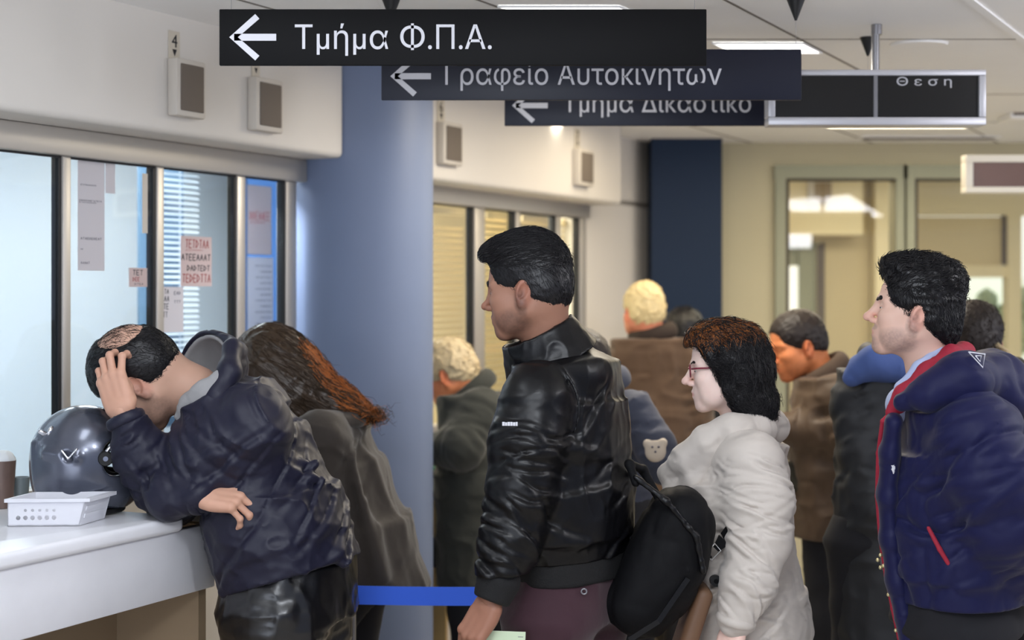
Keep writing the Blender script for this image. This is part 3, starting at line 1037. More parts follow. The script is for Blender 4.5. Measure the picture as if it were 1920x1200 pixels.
class SDF:
    def __init__(self, frame=None):
        self.ops = []
        self.F = frame or Frame()
        self.lo, self.hi = np.full(3, 1e9), np.full(3, -1e9)

    def _grow(self, pts, r):
        for p in pts:
            q = self.F.w(p)
            self.lo = np.minimum(self.lo, q - r * self.F.s)
            self.hi = np.maximum(self.hi, q + r * self.F.s)

    def _add(self, fn, k, mode):
        self.ops.append((mode, fn, k, self.F))
        return self

    def ell(self, c, r, R=None, k=0.02, mode='+', wr=None):
        c, r = np.array(c, float), np.array(r, float) * np.ones(3)
        R = None if R is None else np.array(R, float)

        def fn(p):
            q = p - c
            if R is not None:
                q = q @ R
            k0 = np.sqrt(((q / r) ** 2).sum(1))
            k1 = np.sqrt(((q / r ** 2) ** 2).sum(1)) + 1e-9
            d = k0 * (k0 - 1) / k1
            return d + (wr(p) if wr else 0)
        if mode == '+':
            self._grow([c], r.max())
        return self._add(fn, k, mode)

    def cap(self, a, b, ra, rb, k=0.02, mode='+', wr=None, flat=None):
        """Tapered capsule; flat = (direction, factor) squashes it along a direction; wr = (amp, along, across, seed) rings it with folds."""
        a, b = np.array(a, float), np.array(b, float)
        ba = b - a
        L2 = ba @ ba + 1e-12
        ax = ba / math.sqrt(L2)
        if flat:
            fd = np.array(flat[0], float)
            fd = unit(fd - ax * (fd @ ax))
        e1 = unit(np.cross(ax, [0.3, 0.5, 0.81]))
        e2 = np.cross(ax, e1)

        def fn(p):
            q = p - a
            h = np.clip(q @ ba / L2, 0, 1)
            v = q - h[:, None] * ba
            if flat:
                v = v + ((v @ fd) * (1 / flat[1] - 1))[:, None] * fd
            d = np.sqrt((v * v).sum(1)) - (ra + (rb - ra) * h)
            if flat:
                d = d * min(1.0, flat[1] ** 0.5)
            if wr:
                u = q @ ax
                n = np.stack([u * wr[1], (q @ e1) * wr[2] + u * wr[1] * 0.35, (q @ e2) * wr[2]], 1)
                d = d - wr[0] * fold(n, wr[3])
            return d
        if mode == '+':
            self._grow([a], ra * (flat and max(1, flat[1]) or 1) + 0.01)
            self._grow([b], rb * (flat and max(1, flat[1]) or 1) + 0.01)
        return self._add(fn, k, mode)

    def chain(self, pts, k=0.02, wr=None, flat=None, mode='+'):
        for i in range(len(pts) - 1):
            w = None if wr is None else (wr[0], wr[1], wr[2], wr[3] + i)
            self.cap(pts[i][0], pts[i + 1][0], pts[i][1], pts[i + 1][1], k, mode, w, flat)
        return self

    def box(self, c, h, r=0.01, R=None, k=0.01, mode='+'):
        c, h = np.array(c, float), np.array(h, float)
        R = None if R is None else np.array(R, float)

        def fn(p):
            q = p - c
            if R is not None:
                q = q @ R
            q = np.abs(q) - (h - r)
            return np.sqrt((np.maximum(q, 0) ** 2).sum(1)) + np.minimum(q.max(1), 0) - r
        if mode == '+':
            self._grow([c], np.linalg.norm(h))
        return self._add(fn, k, mode)

    def tor(self, c, R, rx, ry, r, k=0.01, mode='+', rz=None):
        """Oval ring in the local xy plane of R, tube radius r (height radius rz)."""
        c, R = np.array(c, float), np.array(R, float)
        rz = rz or r

        def fn(p):
            q = (p - c) @ R
            e = np.sqrt((q[:, 0] / rx) ** 2 + (q[:, 1] / ry) ** 2)
            m = min(rx, ry)
            return (np.sqrt((((e - 1) * m) / r) ** 2 + (q[:, 2] / rz) ** 2) - 1) * min(r, rz)
        if mode == '+':
            self._grow([c], max(rx, ry) + max(r, rz))
        return self._add(fn, k, mode)

    def loft(self, secs, side, k=0.02, wr=None, mode='+', power=2.0):
        """Body of oval sections [(centre, half width along side, half depth)] joined in a row."""
        side = unit(side)
        S = [(np.array(c, float), rx, ry) for c, rx, ry in secs]

        def fn(p):
            best = None
            for i in range(len(S) - 1):
                (a, ax, ay), (b, bx, by) = S[i], S[i + 1]
                ba = b - a
                L = np.linalg.norm(ba)
                u = ba / L
                dep = unit(np.cross(u, side))
                sd = np.cross(dep, u)
                q = p - a
                hh = q @ u / L
                h = np.clip(hh, 0, 1)
                h = h * h * (3 - 2 * h) if len(S) > 2 else h
                rx, ry = ax + (bx - ax) * h, ay + (by - ay) * h
                w = np.maximum(np.maximum(-hh * L - (0 if i == 0 else 0.06), (hh - 1) * L - (0 if i == len(S) - 2 else 0.06)), 0)
                m = np.minimum(rx, ry)
                e = (np.abs((q @ sd) / rx) ** power + np.abs((q @ dep) / ry) ** power) ** (1 / power)
                d = (e - 1) * m
                d = np.where(w > 0, np.sqrt(np.maximum(d, 0) ** 2 + w * w) + np.minimum(d, 0) * 0.0, d)
                best = d if best is None else smin(best, d, 0.02)
            if wr:
                best = best - wr(p)
            return best
        if mode == '+':
            for c, rx, ry in S:
                self._grow([c], max(rx, ry) + 0.01)
        return self._add(fn, k, mode)

    def plane(self, pt, n, k=0.005):
        """Cut away the side the normal n points to."""
        pt, n = np.array(pt, float), unit(n)
        return self._add(lambda p: -((p - pt) @ n), k, '-')

    def disp(self, fn):
        """Add fn(local points) to the distance."""
        return self._add(fn, 0, 'd')

    def fn(self, f, k=0.01, mode='+', grow=None):
        if grow:
            self._grow([grow[0]], grow[1])
        return self._add(f, k, mode)

    def eval(self, P):
        d = np.full(len(P), 1e3)
        cache = {}
        for mode, fn, k, F in self.ops:
            if id(F) not in cache:
                cache[id(F)] = F.loc(P)
            v = fn(cache[id(F)]) * F.s
            k = k * F.s
            if mode == '+':
                d = smin(d, v, k)
            elif mode == '-':
                d = -smin(-d, v, k)
            elif mode == '&':
                d = -smin(-d, -v, k)
            elif mode == 'd':
                d = d + v
        return d

    def grad(self, P, e=0.0015):
        g = np.stack([self.eval(P + np.eye(3)[i] * e) - self.eval(P - np.eye(3)[i] * e) for i in range(3)], 1)
        return g / (np.linalg.norm(g, axis=1)[:, None] + 1e-9)

    def mesh(self, vox, clip=None):
        lo, hi = self.lo - 3 * vox, self.hi + 3 * vox
        if clip is not None:
            lo, hi = np.maximum(lo, clip[0]), np.minimum(hi, clip[1])
        B = 4
        n = np.ceil((hi - lo) / vox / B).astype(int) + 1
        ax = [lo[i] + np.arange(n[i] + 1) * vox * B for i in range(3)]
        G = np.stack(np.meshgrid(*ax, indexing='ij'), -1).reshape(-1, 3)
        dc = self.eval(G).reshape(n + 1)
        # blocks that may hold the surface
        near = np.abs(dc) < vox * B * 3.4
        blk = np.zeros(n, bool)
        for dx in (0, 1):
            for dy in (0, 1):
                for dz in (0, 1):
                    blk |= near[dx:n[0] + dx, dy:n[1] + dy, dz:n[2] + dz]
        N = n * B
        V = np.repeat(np.repeat(np.repeat(np.sign(dc[:-1, :-1, :-1]), B, 0), B, 1), B, 2) * 1.0
        msk = np.repeat(np.repeat(np.repeat(blk, B, 0), B, 1), B, 2)
        idx = np.argwhere(msk)
        vals = np.empty(len(idx))
        for s in range(0, len(idx), 400000):
            vals[s:s + 400000] = self.eval(lo + idx[s:s + 400000] * vox)
        V[msk] = vals
        V[0], V[-1], V[:, 0], V[:, -1], V[:, :, 0], V[:, :, -1] = 1, 1, 1, 1, 1, 1
        return surface_nets(V, lo, vox)


def smin(a, b, k):
    if k <= 0:
        return np.minimum(a, b)
    h = np.maximum(k - np.abs(a - b), 0) / k
    return np.minimum(a, b) - h * h * k * 0.25


def surface_nets(V, lo, vox):
    ins = V < 0
    c = np.zeros(np.array(V.shape) - 1, np.int8)
    for dx in (0, 1):
        for dy in (0, 1):
            for dz in (0, 1):
                c += ins[dx:V.shape[0] - 1 + dx, dy:V.shape[1] - 1 + dy, dz:V.shape[2] - 1 + dz]
    act = (c > 0) & (c < 8)
    cells = np.argwhere(act)
    cid = np.full(act.shape, -1, np.int64)
    cid[act] = np.arange(len(cells))
    corners = np.array([(i, j, k) for i in (0, 1) for j in (0, 1) for k in (0, 1)])
    vals = np.stack([V[cells[:, 0] + o[0], cells[:, 1] + o[1], cells[:, 2] + o[2]] for o in corners], 1)
    acc, cnt = np.zeros((len(cells), 3)), np.zeros(len(cells))
    for a in range(8):
        for b in range(a + 1, 8):
            if np.abs(corners[a] - corners[b]).sum() != 1:
                continue
            va, vb = vals[:, a], vals[:, b]
            m = (va < 0) != (vb < 0)
            t = np.where(m, va / np.where(m, va - vb, 1), 0)
            acc += m[:, None] * (corners[a] + t[:, None] * (corners[b] - corners[a]))
            cnt += m
    verts = lo + (cells + acc / np.maximum(cnt, 1)[:, None]) * vox
    faces = []
    for ax in range(3):
        s1 = [slice(None)] * 3
        s2 = [slice(None)] * 3
        s1[ax], s2[ax] = slice(0, -1), slice(1, None)
        e = np.argwhere(ins[tuple(s1)] != ins[tuple(s2)])
        u, v = (ax + 1) % 3, (ax + 2) % 3
        ok = (e[:, u] > 0) & (e[:, v] > 0) & (e[:, u] < act.shape[u]) & (e[:, v] < act.shape[v])
        e = e[ok]
        du, dv = np.zeros(3, int), np.zeros(3, int)
        du[u], dv[v] = 1, 1
        q = np.stack([cid[tuple((e - du - dv).T)], cid[tuple((e - dv).T)], cid[tuple(e.T)], cid[tuple((e - du).T)]], 1)
        flip = ~ins[tuple(e.T)]
        q[flip] = q[flip][:, ::-1]
        faces.append(q)
    return verts, np.concatenate(faces)


def mesh_obj(name, v, f, m, parent=None, tint=None, smooth=True, relax=0):
    me = bpy.data.meshes.new(name)
    f = np.asarray(f)
    if relax:                                     # a little Laplacian smoothing
        n = len(v)
        e = np.concatenate([f[:, [0, 1]], f[:, [1, 2]], f[:, [2, 3]], f[:, [3, 0]]])
        e = np.concatenate([e, e[:, ::-1]])
        deg = np.bincount(e[:, 0], minlength=n)[:, None]
        for _ in range(relax):
            s = np.stack([np.bincount(e[:, 0], weights=v[e[:, 1], i], minlength=n) for i in range(3)], 1)
            v = v * 0.5 + 0.5 * s / np.maximum(deg, 1)
    me.vertices.add(len(v))
    me.vertices.foreach_set('co', np.ascontiguousarray(v, np.float32).ravel())
    me.loops.add(f.size)
    me.loops.foreach_set('vertex_index', f.ravel().astype(np.int32))
    me.polygons.add(len(f))
    me.polygons.foreach_set('loop_start', (np.arange(len(f)) * f.shape[1]).astype(np.int32))
    me.polygons.foreach_set('use_smooth', np.full(len(f), smooth))
    me.update(calc_edges=True)
    me.validate()
    if tint is not None:
        a = me.color_attributes.new('tint', 'FLOAT_COLOR', 'POINT')
        c = np.ones((len(v), 4), np.float32)
        c[:, :3] = tint
        a.data.foreach_set('color', c.ravel())
    return link(name, me, m, parent)


def sdf_obj(name, S, vox, m, parent=None, relax=1, tintfn=None, clip=None):
    v, f = S.mesh(vox, clip)
    return mesh_obj(name, v, f, m, parent, None if tintfn is None else tintfn(v), relax=relax)


def strands(name, S, surf, n, dirfn, m, parent, length=0.05, step=7, w=0.0009, lift=0.002, seed=0, maskfn=None, jitter=0.25, taper=True, gravity=0.0):
    """Locks of hair combed along dirfn over the hair field S, as one mesh of tapered three-sided fibres."""
    rs = np.random.RandomState(seed)
    v, f = surf
    p = v[f].mean(1)
    if maskfn is not None:
        p = p[maskfn(p)]
    p = p[rs.randint(len(p), size=n)] + rs.normal(0, 0.001, (n, 3))
    L = length * rs.uniform(0.6, 1.2, n)
    off = rs.uniform(-0.001, lift, n)
    jit = rs.normal(0, jitter, (n, 3))
    pts = [p]
    for i in range(step):
        g = S.grad(p)
        d = dirfn(p) + jit + rs.normal(0, jitter * 0.25, (n, 3))
        d = d - g * (d * g).sum(1)[:, None] * 0.9
        d = d / (np.linalg.norm(d, axis=1)[:, None] + 1e-9)
        d[:, 2] -= gravity
        p = p + d * (L / step)[:, None]
        dist = S.eval(p)
        tgt = off * (0.3 + 0.7 * i / step)
        p = p + g * np.clip(tgt - dist, -0.004, 0.004)[:, None]
        pts.append(p)
    P = np.stack(pts, 1)
    T = np.gradient(P, axis=1)
    T /= np.linalg.norm(T, axis=2)[..., None] + 1e-9
    up = np.array([0.31, 0.77, 0.56])
    A = np.cross(T, up)
    A /= np.linalg.norm(A, axis=2)[..., None] + 1e-9
    B = np.cross(T, A)
    k = step + 1
    wt = w * (np.linspace(1.0, 0.25, k) if taper else np.ones(k))[None, :, None]
    ring = [P + (A * math.cos(a) + B * math.sin(a)) * wt for a in (0, 2.094, 4.188)]
    Vv = np.stack(ring, 2).reshape(-1, 3)
    base = (np.arange(n)[:, None] * k + np.arange(step)[None, :]).reshape(-1, 1) * 3
    F = np.concatenate([np.concatenate([base + j, base + (j + 1) % 3, base + 3 + (j + 1) % 3, base + 3 + j], 1) for j in range(3)])
    return mesh_obj(name, Vv, F, m, parent)


# ---------------------------------------------------------------- heads: x forward, y to the left, z up, origin between the ears
def head(S, P=None):
    P = P or {}
    g = P.get
    w = g('width', 1.0)
    S.ell((-0.008, 0, 0.034), (0.099, 0.076 * w, 0.085), k=0.03)
    S.ell((-0.040, 0, -0.008), (0.066, 0.066 * w, 0.066), k=0.03)
    S.ell((0.030, 0, -0.035), (0.058, 0.058 * w, 0.078), k=0.03)
    j = g('jaw', 1.0)
    for s in (1, -1):
        S.cap((-0.004, s * 0.054 * w, -0.052), (0.062, s * 0.020, -0.098), 0.020 * j, 0.017 * j, k=0.025)
        S.ell((0.056, s * 0.042 * w, -0.022), (0.028, 0.024, 0.022), k=0.025)
        S.ell((0.040, s * 0.045 * w, -0.060), (0.030, 0.018, 0.030), k=0.03)
    S.ell((0.074, 0, -0.100), (0.017 * g('chin', 1), 0.022, 0.016), k=0.02)
    S.ell((0.076, 0, -0.064), (0.018, 0.030, 0.024), k=0.022)
    br = g('brow', 1.0)
    for s in (1, -1):
        S.cap((0.084, s * 0.012, 0.019), (0.070, s * 0.046, 0.017), 0.010 * br, 0.009 * br, k=0.016)
    for s in (1, -1):
        S.ell((0.098, s * 0.032, 0.001), (0.018, 0.020, 0.012), k=0.014, mode='-')
        S.ell((0.073, s * 0.031, 0.001), (0.0135, 0.0155, 0.0125), k=0.006)
        if g('eyes', 1):
            S.cap((0.086, s * 0.020, -0.001 - 0.001), (0.080, s * 0.043, -0.001), 0.0022, 0.0018, k=0.003, mode='-')
    n = g('nose', 1.0)
    S.cap((0.085, 0, 0.014), (0.104 + 0.006 * n, 0, -0.026), 0.0085, 0.0105 * n, k=0.014)
    S.ell((0.108 + 0.006 * n, 0, -0.030), (0.011, 0.011, 0.010), k=0.008)
    for s in (1, -1):
        S.ell((0.099, s * 0.012, -0.036), (0.010, 0.0075, 0.008), k=0.006)
        S.ell((0.103, s * 0.006, -0.0425), (0.005, 0.003, 0.003), k=0.003, mode='-')
    lp = g('lips', 1.0)
    S.cap((0.093, 0.006, -0.0600), (0.081, 0.024, -0.0655), 0.0058 * lp, 0.003, k=0.006)
    S.cap((0.093, -0.006, -0.0600), (0.081, -0.024, -0.0655), 0.0058 * lp, 0.003, k=0.006)
    S.cap((0.090, 0.008, -0.0725), (0.080, 0.020, -0.0685), 0.0065 * lp, 0.003, k=0.006)
    S.cap((0.090, -0.008, -0.0725), (0.080, -0.020, -0.0685), 0.0065 * lp, 0.003, k=0.006)
    S.cap((0.100, 0, -0.0665), (0.083, 0.025, -0.067), 0.0013, 0.0012, k=0.002, mode='-')
    S.cap((0.100, 0, -0.0665), (0.083, -0.025, -0.067), 0.0013, 0.0012, k=0.002, mode='-')
    # ears
    es = g('ear', 1.0)
    for s in (1, -1):
        R = rot(0, -14, 0) @ rot(0, 0, s * 22)
        c = np.array((-0.010, s * 0.0745 * w, -0.012))
        S.ell(c, (0.019 * es, 0.0085, 0.032 * es), R, k=0.008)
        S.ell(c + (-0.003, s * 0.008, 0.006), (0.011 * es, 0.008, 0.018 * es), R, k=0.004, mode='-')
        S.ell(c + (0.006, s * 0.006, -0.004), (0.007, 0.006, 0.009), R, k=0.004, mode='-')
        S.ell(c + (0.009, s * 0.001, -0.002), (0.006, 0.006, 0.008), R, k=0.005)
        S.ell(c + (0.006, s * 0.001, -0.027), (0.009, 0.007, 0.009), R, k=0.008)
    return S


def skin_tint(F, base, beard=0.0, lips=0.5, hairline=None):
    """Local skin colours: lips, ears and nose rosier, a shaved beard bluish grey."""
    base = np.array(base[:3])

    def fn(v):
        p = F.loc(v)
        col = np.tile(base, (len(v), 1))

        def blob(c, r, mirror=True):
            q = p.copy()
            if mirror:
                q[:, 1] = np.abs(q[:, 1])
            e = (((q - np.array(c)) / np.array(r)) ** 2).sum(1)
            return np.clip(1.6 - 1.6 * e, 0, 1)[:, None]
        m = blob((-0.010, 0.080, -0.012), (0.03, 0.03, 0.042))
        col = col * (1 - m * 0.35 * (1 - np.array([1.0, 0.55, 0.5])))
        m = blob((0.105, 0, -0.03), (0.03, 0.03, 0.02))
        col = col * (1 - m * 0.25 * (1 - np.array([1.0, 0.6, 0.55])))
        m = blob((0.09, 0, -0.0665), (0.02, 0.026, 0.009))
        col = col * (1 - m * lips * (1 - np.array([0.85, 0.42, 0.42])))
        if beard:
            n = vnoise(p * 260, 3)[:, None] * 0.15
            m = np.maximum.reduce([blob((0.03, 0.05, -0.075), (0.055, 0.04, 0.04)), blob((0.075, 0, -0.095), (0.035, 0.04, 0.035)), blob((0.09, 0.01, -0.052), (0.02, 0.03, 0.010)),
                                   blob((0.0, 0.068, -0.035), (0.02, 0.03, 0.045))])
            m = m * (1 - blob((0.09, 0, -0.0665), (0.02, 0.024, 0.008)))
            col = col * (1 - np.clip(m * (beard + n), 0, 0.9) * (1 - np.array([0.30, 0.32, 0.36])))
        return col
    return fn


# ---------------------------------------------------------------- hands: wrist at the origin, fingers along x, thumb side +y, back of the hand +z
def hand(S, curl=((25, 35, 20),) * 4, spread=(6, 1, -4, -9), thumb=((0.6, 0.75, -0.35), 15, 20), mirror=1, size=1.0):
    """thumb = (direction of its first bone, bend, bend); mirror = -1 puts the thumb on -y."""
    m = mirror
    S.box((0.046, 0, 0), (0.046, 0.036, 0.0135), 0.013, k=0.012)
    S.ell((0.03, m * 0.022, -0.010), (0.03, 0.016, 0.014), k=0.015)
    S.ell((0.035, -m * 0.024, -0.008), (0.034, 0.012, 0.012), k=0.012)
    S.cap((-0.05, 0, 0), (0.012, 0, 0), 0.0265, 0.026, k=0.015, flat=((0, 0, 1), 0.75))
    base = [(0.088, 0.029, 0.001), (0.093, 0.0095, 0.003), (0.089, -0.010, 0.002), (0.081, -0.028, -0.001)]
    ln = [(0.042, 0.026, 0.021), (0.047, 0.030, 0.022), (0.043, 0.028, 0.022), (0.034, 0.021, 0.019)]
    rd = [(0.0098, 0.0088, 0.0078, 0.0066), (0.0102, 0.0090, 0.0080, 0.0068), (0.0096, 0.0085, 0.0076, 0.0064), (0.0086, 0.0075, 0.0067, 0.0058)]
    for i in range(4):
        b = np.array(base[i]) * (1, m, 1)
        a = math.radians(spread[i]) * m
        pit = 0.0
        p = b
        S.cap(b - (0.05, 0, 0.002), b, 0.010, rd[i][0], k=0.010)
        S.ell(b + (0, 0, 0.0035), (0.0105, 0.0092, 0.009), k=0.008)
        for q in range(3):
            pit += math.radians(curl[i][q])
            d = np.array((math.cos(pit) * math.cos(a), math.cos(pit) * math.sin(a), -math.sin(pit)))
            e = p + d * ln[i][q]
            S.cap(p, e, rd[i][q], rd[i][q + 1], k=0.003)
            if q < 2:
                S.ell(e, (rd[i][q + 1] * 1.08,) * 3, k=0.003)
            p = e
    d0 = unit(np.array(thumb[0]) * (1, m, 1))
    p = np.array((0.022, m * 0.028, -0.008))
    ax = unit(np.cross(d0, (0, 0, 1)) * m + np.array((0, 0, 0.4)))
    d = d0
    for L, r0, r1, bend in ((0.042, 0.0135, 0.0115, 0), (0.033, 0.0112, 0.0098, thumb[1]), (0.027, 0.0098, 0.0078, thumb[2])):
        if bend:
            d = np.array(Matrix.Rotation(math.radians(-bend * m), 3, Vector(np.array((0.35, 0.0, 0.94)))) @ Vector(d))
        e = p + d * L
        S.cap(p, e, r0, r1, k=0.006)
        p = e
    return S


def creases(a, b, n, amp, w, seed, rmax, facing=(0, -1, 0), arc=1.0, slope=0.0, jit=0.35, u0=0.0, u1=1.0, vary=0.6):
    """Sharp cloth creases with a puffed lip, part way round the limb from a to b. slope tilts them along the limb per radian."""
    a, b = np.array(a, float), np.array(b, float)
    L = np.linalg.norm(b - a)
    ax = (b - a) / L
    e1 = np.array(facing, float)
    e1 = unit(e1 - ax * (e1 @ ax))
    e2 = np.cross(ax, e1)
    rs = np.random.RandomState(seed)
    U = (u0 + (u1 - u0) * (np.arange(n) + rs.uniform(0.1, 0.9, n)) / n) * L
    T = rs.uniform(-1.1, 1.1, n)
    A = arc * rs.uniform(0.45, 1.2, n)
    SL = (slope + rs.normal(0, jit, n)) * 0.05
    AM = amp * rs.uniform(1 - vary, 1.0, n)
    WW = w * rs.uniform(0.7, 1.4, n)
    CV = rs.normal(0, 0.012, n)

    def fn(p):
        q = p - a
        u = q @ ax
        x, y = q @ e1, q @ e2
        r = np.sqrt(x * x + y * y)
        m = (u > -0.05) & (u < L + 0.05) & (r < rmax * 1.5)
        out = np.zeros(len(p))
        if not m.any():
            return out
        th, um, rm = np.arctan2(y[m], x[m]), u[m], r[m]
        um = um + 0.006 * vnoise(p[m] * 22, seed)
        o = np.zeros(len(um))
        for i in range(n):
            dt = th - T[i]
            du = um - (U[i] + SL[i] * dt + CV[i] * dt * dt)
            win = np.exp(-(dt / A[i]) ** 2)
            o += AM[i] * win * (np.exp(-(du / WW[i]) ** 2) - 0.75 * np.exp(-((du - 2.3 * WW[i]) / (2.0 * WW[i])) ** 2))
        fade = np.clip((rmax * 1.5 - rm) / (rmax * 0.3), 0, 1) * np.clip((um + 0.03) / 0.03, 0, 1) * np.clip((L + 0.03 - um) / 0.03, 0, 1)
        out[m] = o * fade
        return out
    return fn


def look(fwd, up=(0, 0, 1)):
    """Frame axes with x along fwd and z as near up as it can be."""
    x = unit(fwd)
    y = unit(np.cross(up, x))
    return np.stack([x, y, np.cross(x, y)], 1)


def axes(x, z):
    """Frame axes with x given and z near the given back-of-hand direction."""
    x = unit(x)
    z = unit(np.asarray(z, float) - x * (np.asarray(z, float) @ x))
    return np.stack([x, np.cross(z, x), z], 1)


def wrinkle(amp, fx, fy, fz, seed):
    """Cloth folds in world axes with different frequencies."""
    s = np.array((fx, fy, fz), float)
    return lambda p: amp * fold(p * s, seed)


def skin_mat(name):
    m = mat(name, (0.5, 0.3, 0.2, 1), 0.5, spec=0.4, bump=0.12, bscale=260, bdist=0.0008, attr=True, sss=0.08)
    return m


M_SKIN = skin_mat('skin')
M_EYE = mat('eye_white', rgb(215, 208, 202), 0.2)
M_IRIS = mat('eye_iris', rgb(40, 26, 18), 0.15)


def eyes(F, parent, only=(1,)):
    for s in only:
        mb = MB()
        c = F.w((0.0728, s * 0.031, -0.0008))
        bmesh.ops.create_uvsphere(mb.bm, u_segments=20, v_segments=14, radius=0.0120 * F.s, matrix=Matrix.Translation(c))
        e = mb.build('eye', M_EYE, parent, smooth='all')
        mb = MB()
        c2 = F.w((0.0728 + 0.0078, s * 0.032, -0.0012))
        bmesh.ops.create_uvsphere(mb.bm, u_segments=16, v_segments=10, radius=0.0055 * F.s, matrix=Matrix.Translation(c2))
        mb.build('iris', M_IRIS, e, smooth='all')


def brows(F, parent, m, only=(1, -1), h=1.0):
    for s in only:
        S = SDF(F)
        S.cap((0.0925, s * 0.012, 0.0185), (0.0855, s * 0.034, 0.0235), 0.0042 * h, 0.0042 * h, k=0.003, wr=(0.0012, 260, 120, 3))
        S.cap((0.0855, s * 0.034, 0.0235), (0.072, s * 0.050, 0.0175), 0.0042 * h, 0.002, k=0.003, wr=(0.0012, 260, 120, 4))
        sdf_obj('eyebrow', S, 0.0016, m, parent, relax=0)

# ================================================================ people
def p3(px, py, Y):
    return at(px, py, Y)


def yawed(deg, pitch=0.0):
    """Facing direction: 0 looks to the left of the photograph, positive turns away from the camera; pitch > 0 looks up."""
    a, b = math.radians(deg), math.radians(pitch)
    return np.array((-math.cos(a) * math.cos(b), math.sin(a) * math.cos(b), math.sin(b)))


def left_of(f):
    return unit(np.cross((0, 0, 1), f))


def join(parts):
    vs, fs, n = [], [], 0
    for v, f in parts:
        vs.append(v)
        fs.append(f + n)
        n += len(v)
    return np.concatenate(vs), np.concatenate(fs)


def person(F, base_skin, label, foot, hands=(), core=(), vox=0.0022, neck=None, hp=None, beard=0.0, lips=0.5, group=None):
    """The body: head and neck, hands and the limbs under the clothing, one mesh. core = chains of (point, radius)."""
    S = SDF(F)
    head(S, hp)
    S.F = Frame()
    if neck:
        S.chain(neck, k=0.03 * F.s)
    parts = [S.mesh(vox)]
    tf = skin_tint(F, base_skin, beard, lips)
    tint = [tf(parts[0][0])]
    for HF, kw in hands:
        H = SDF(HF)
        hand(H, **kw)
        parts.append(H.mesh(max(0.0018, vox * 0.85)))
        c = np.tile(np.array(base_skin[:3]) * np.array((1.0, 0.93, 0.9)), (len(parts[-1][0]), 1))
        tint.append(c)
    if core:
        B = SDF()
        for ch in core:
            B.chain(ch, k=0.04)
        parts.append(B.mesh(0.014))
        tint.append(np.tile(np.array(base_skin[:3]) * np.array((1.0, 0.93, 0.9)), (len(parts[-1][0]), 1)))
    v, f = join(parts)
    o = mesh_obj('person', v, f, M_SKIN, None, np.concatenate(tint), relax=1)
    recentre(o, foot)
    tag(o, label, 'person', group)
    return o


def legs(name_m, parent, hips, side, waist, stance=0.10, rad=(0.098, 0.072, 0.058), vox=0.01, hem=0.06, seed=1, wr=0.004, fwd=(0, 0, 0), band=(0.165, 0.115)):
    """Trousers from the waist section down to both ankles, with shoes below."""
    side = unit(side)
    S = SDF()
    hips, waist = np.array(hips), np.array(waist)
    S.loft([(waist, band[0], band[1]), (hips, band[0] + 0.015, band[1] + 0.012)], side, k=0.03, wr=wrinkle(wr, 14, 14, 9, seed))
    fr = unit(np.cross(side, (0, 0, 1)))
    ends = []
    for s in (1, -1):
        top = hips + side * s * (stance * 0.9) + np.array((0, 0, -0.02))
        knee = np.array((hips[0] + fwd[0] * .5, hips[1] + fwd[1] * .5, 0.48)) + side * s * stance - fr * (-0.01)
        ank = np.array((hips[0] + fwd[0], hips[1] + fwd[1], hem + 0.05)) + side * s * stance
        S.chain([(top, rad[0]), (knee, rad[1]), (ank, rad[2])], k=0.05, wr=(wr, 18, 7, seed + s + 3))
        ends.append(ank)
    S.plane((0, 0, hem), (0, 0, -1))
    o = sdf_obj('trousers', S, vox, name_m, parent)
    return ends, o


def shoes(parent, ends, f, m):
    f = unit(np.array((f[0], f[1], 0)))
    for e in ends:
        S = SDF()
        a = np.array((e[0], e[1], 0.045))
        S.cap(a - f * 0.03, a + f * 0.02, 0.044, 0.046, k=0.03)
        S.cap(a + f * 0.02, a + f * 0.145 - (0, 0, 0.012), 0.044, 0.034, k=0.04)
        S.plane((0, 0, 0.001), (0, 0, -1))
        sdf_obj('shoe', S, 0.008, m, parent)


M_SHOE = mat('shoe_leather', rgb(28, 25, 24), 0.45)
M_BLACKHAIR = mat('hair_black', rgb(15, 13, 17), 0.42, spec=0.45)
M_DARKHAIR = mat('hair_dark_brown', rgb(34, 25, 21), 0.5, spec=0.4, bump=0.3, bscale=220)
M_GREYHAIR = mat('hair_grey_blond', rgb(206, 186, 148), 0.5, bump=0.3, bscale=200)
M_WHITEHAIR = mat('hair_white', rgb(226, 206, 158), 0.5, bump=0.3, bscale=200)
M_AUBURN = mat('hair_auburn', rgb(150, 88, 36), 0.35, spec=0.6)
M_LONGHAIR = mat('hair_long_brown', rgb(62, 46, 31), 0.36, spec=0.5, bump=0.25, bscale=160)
M_LONGHAIR_LIT = mat('hair_long_lit', rgb(184, 104, 40), 0.34, spec=0.6)  # lit copy of the brown hair colour


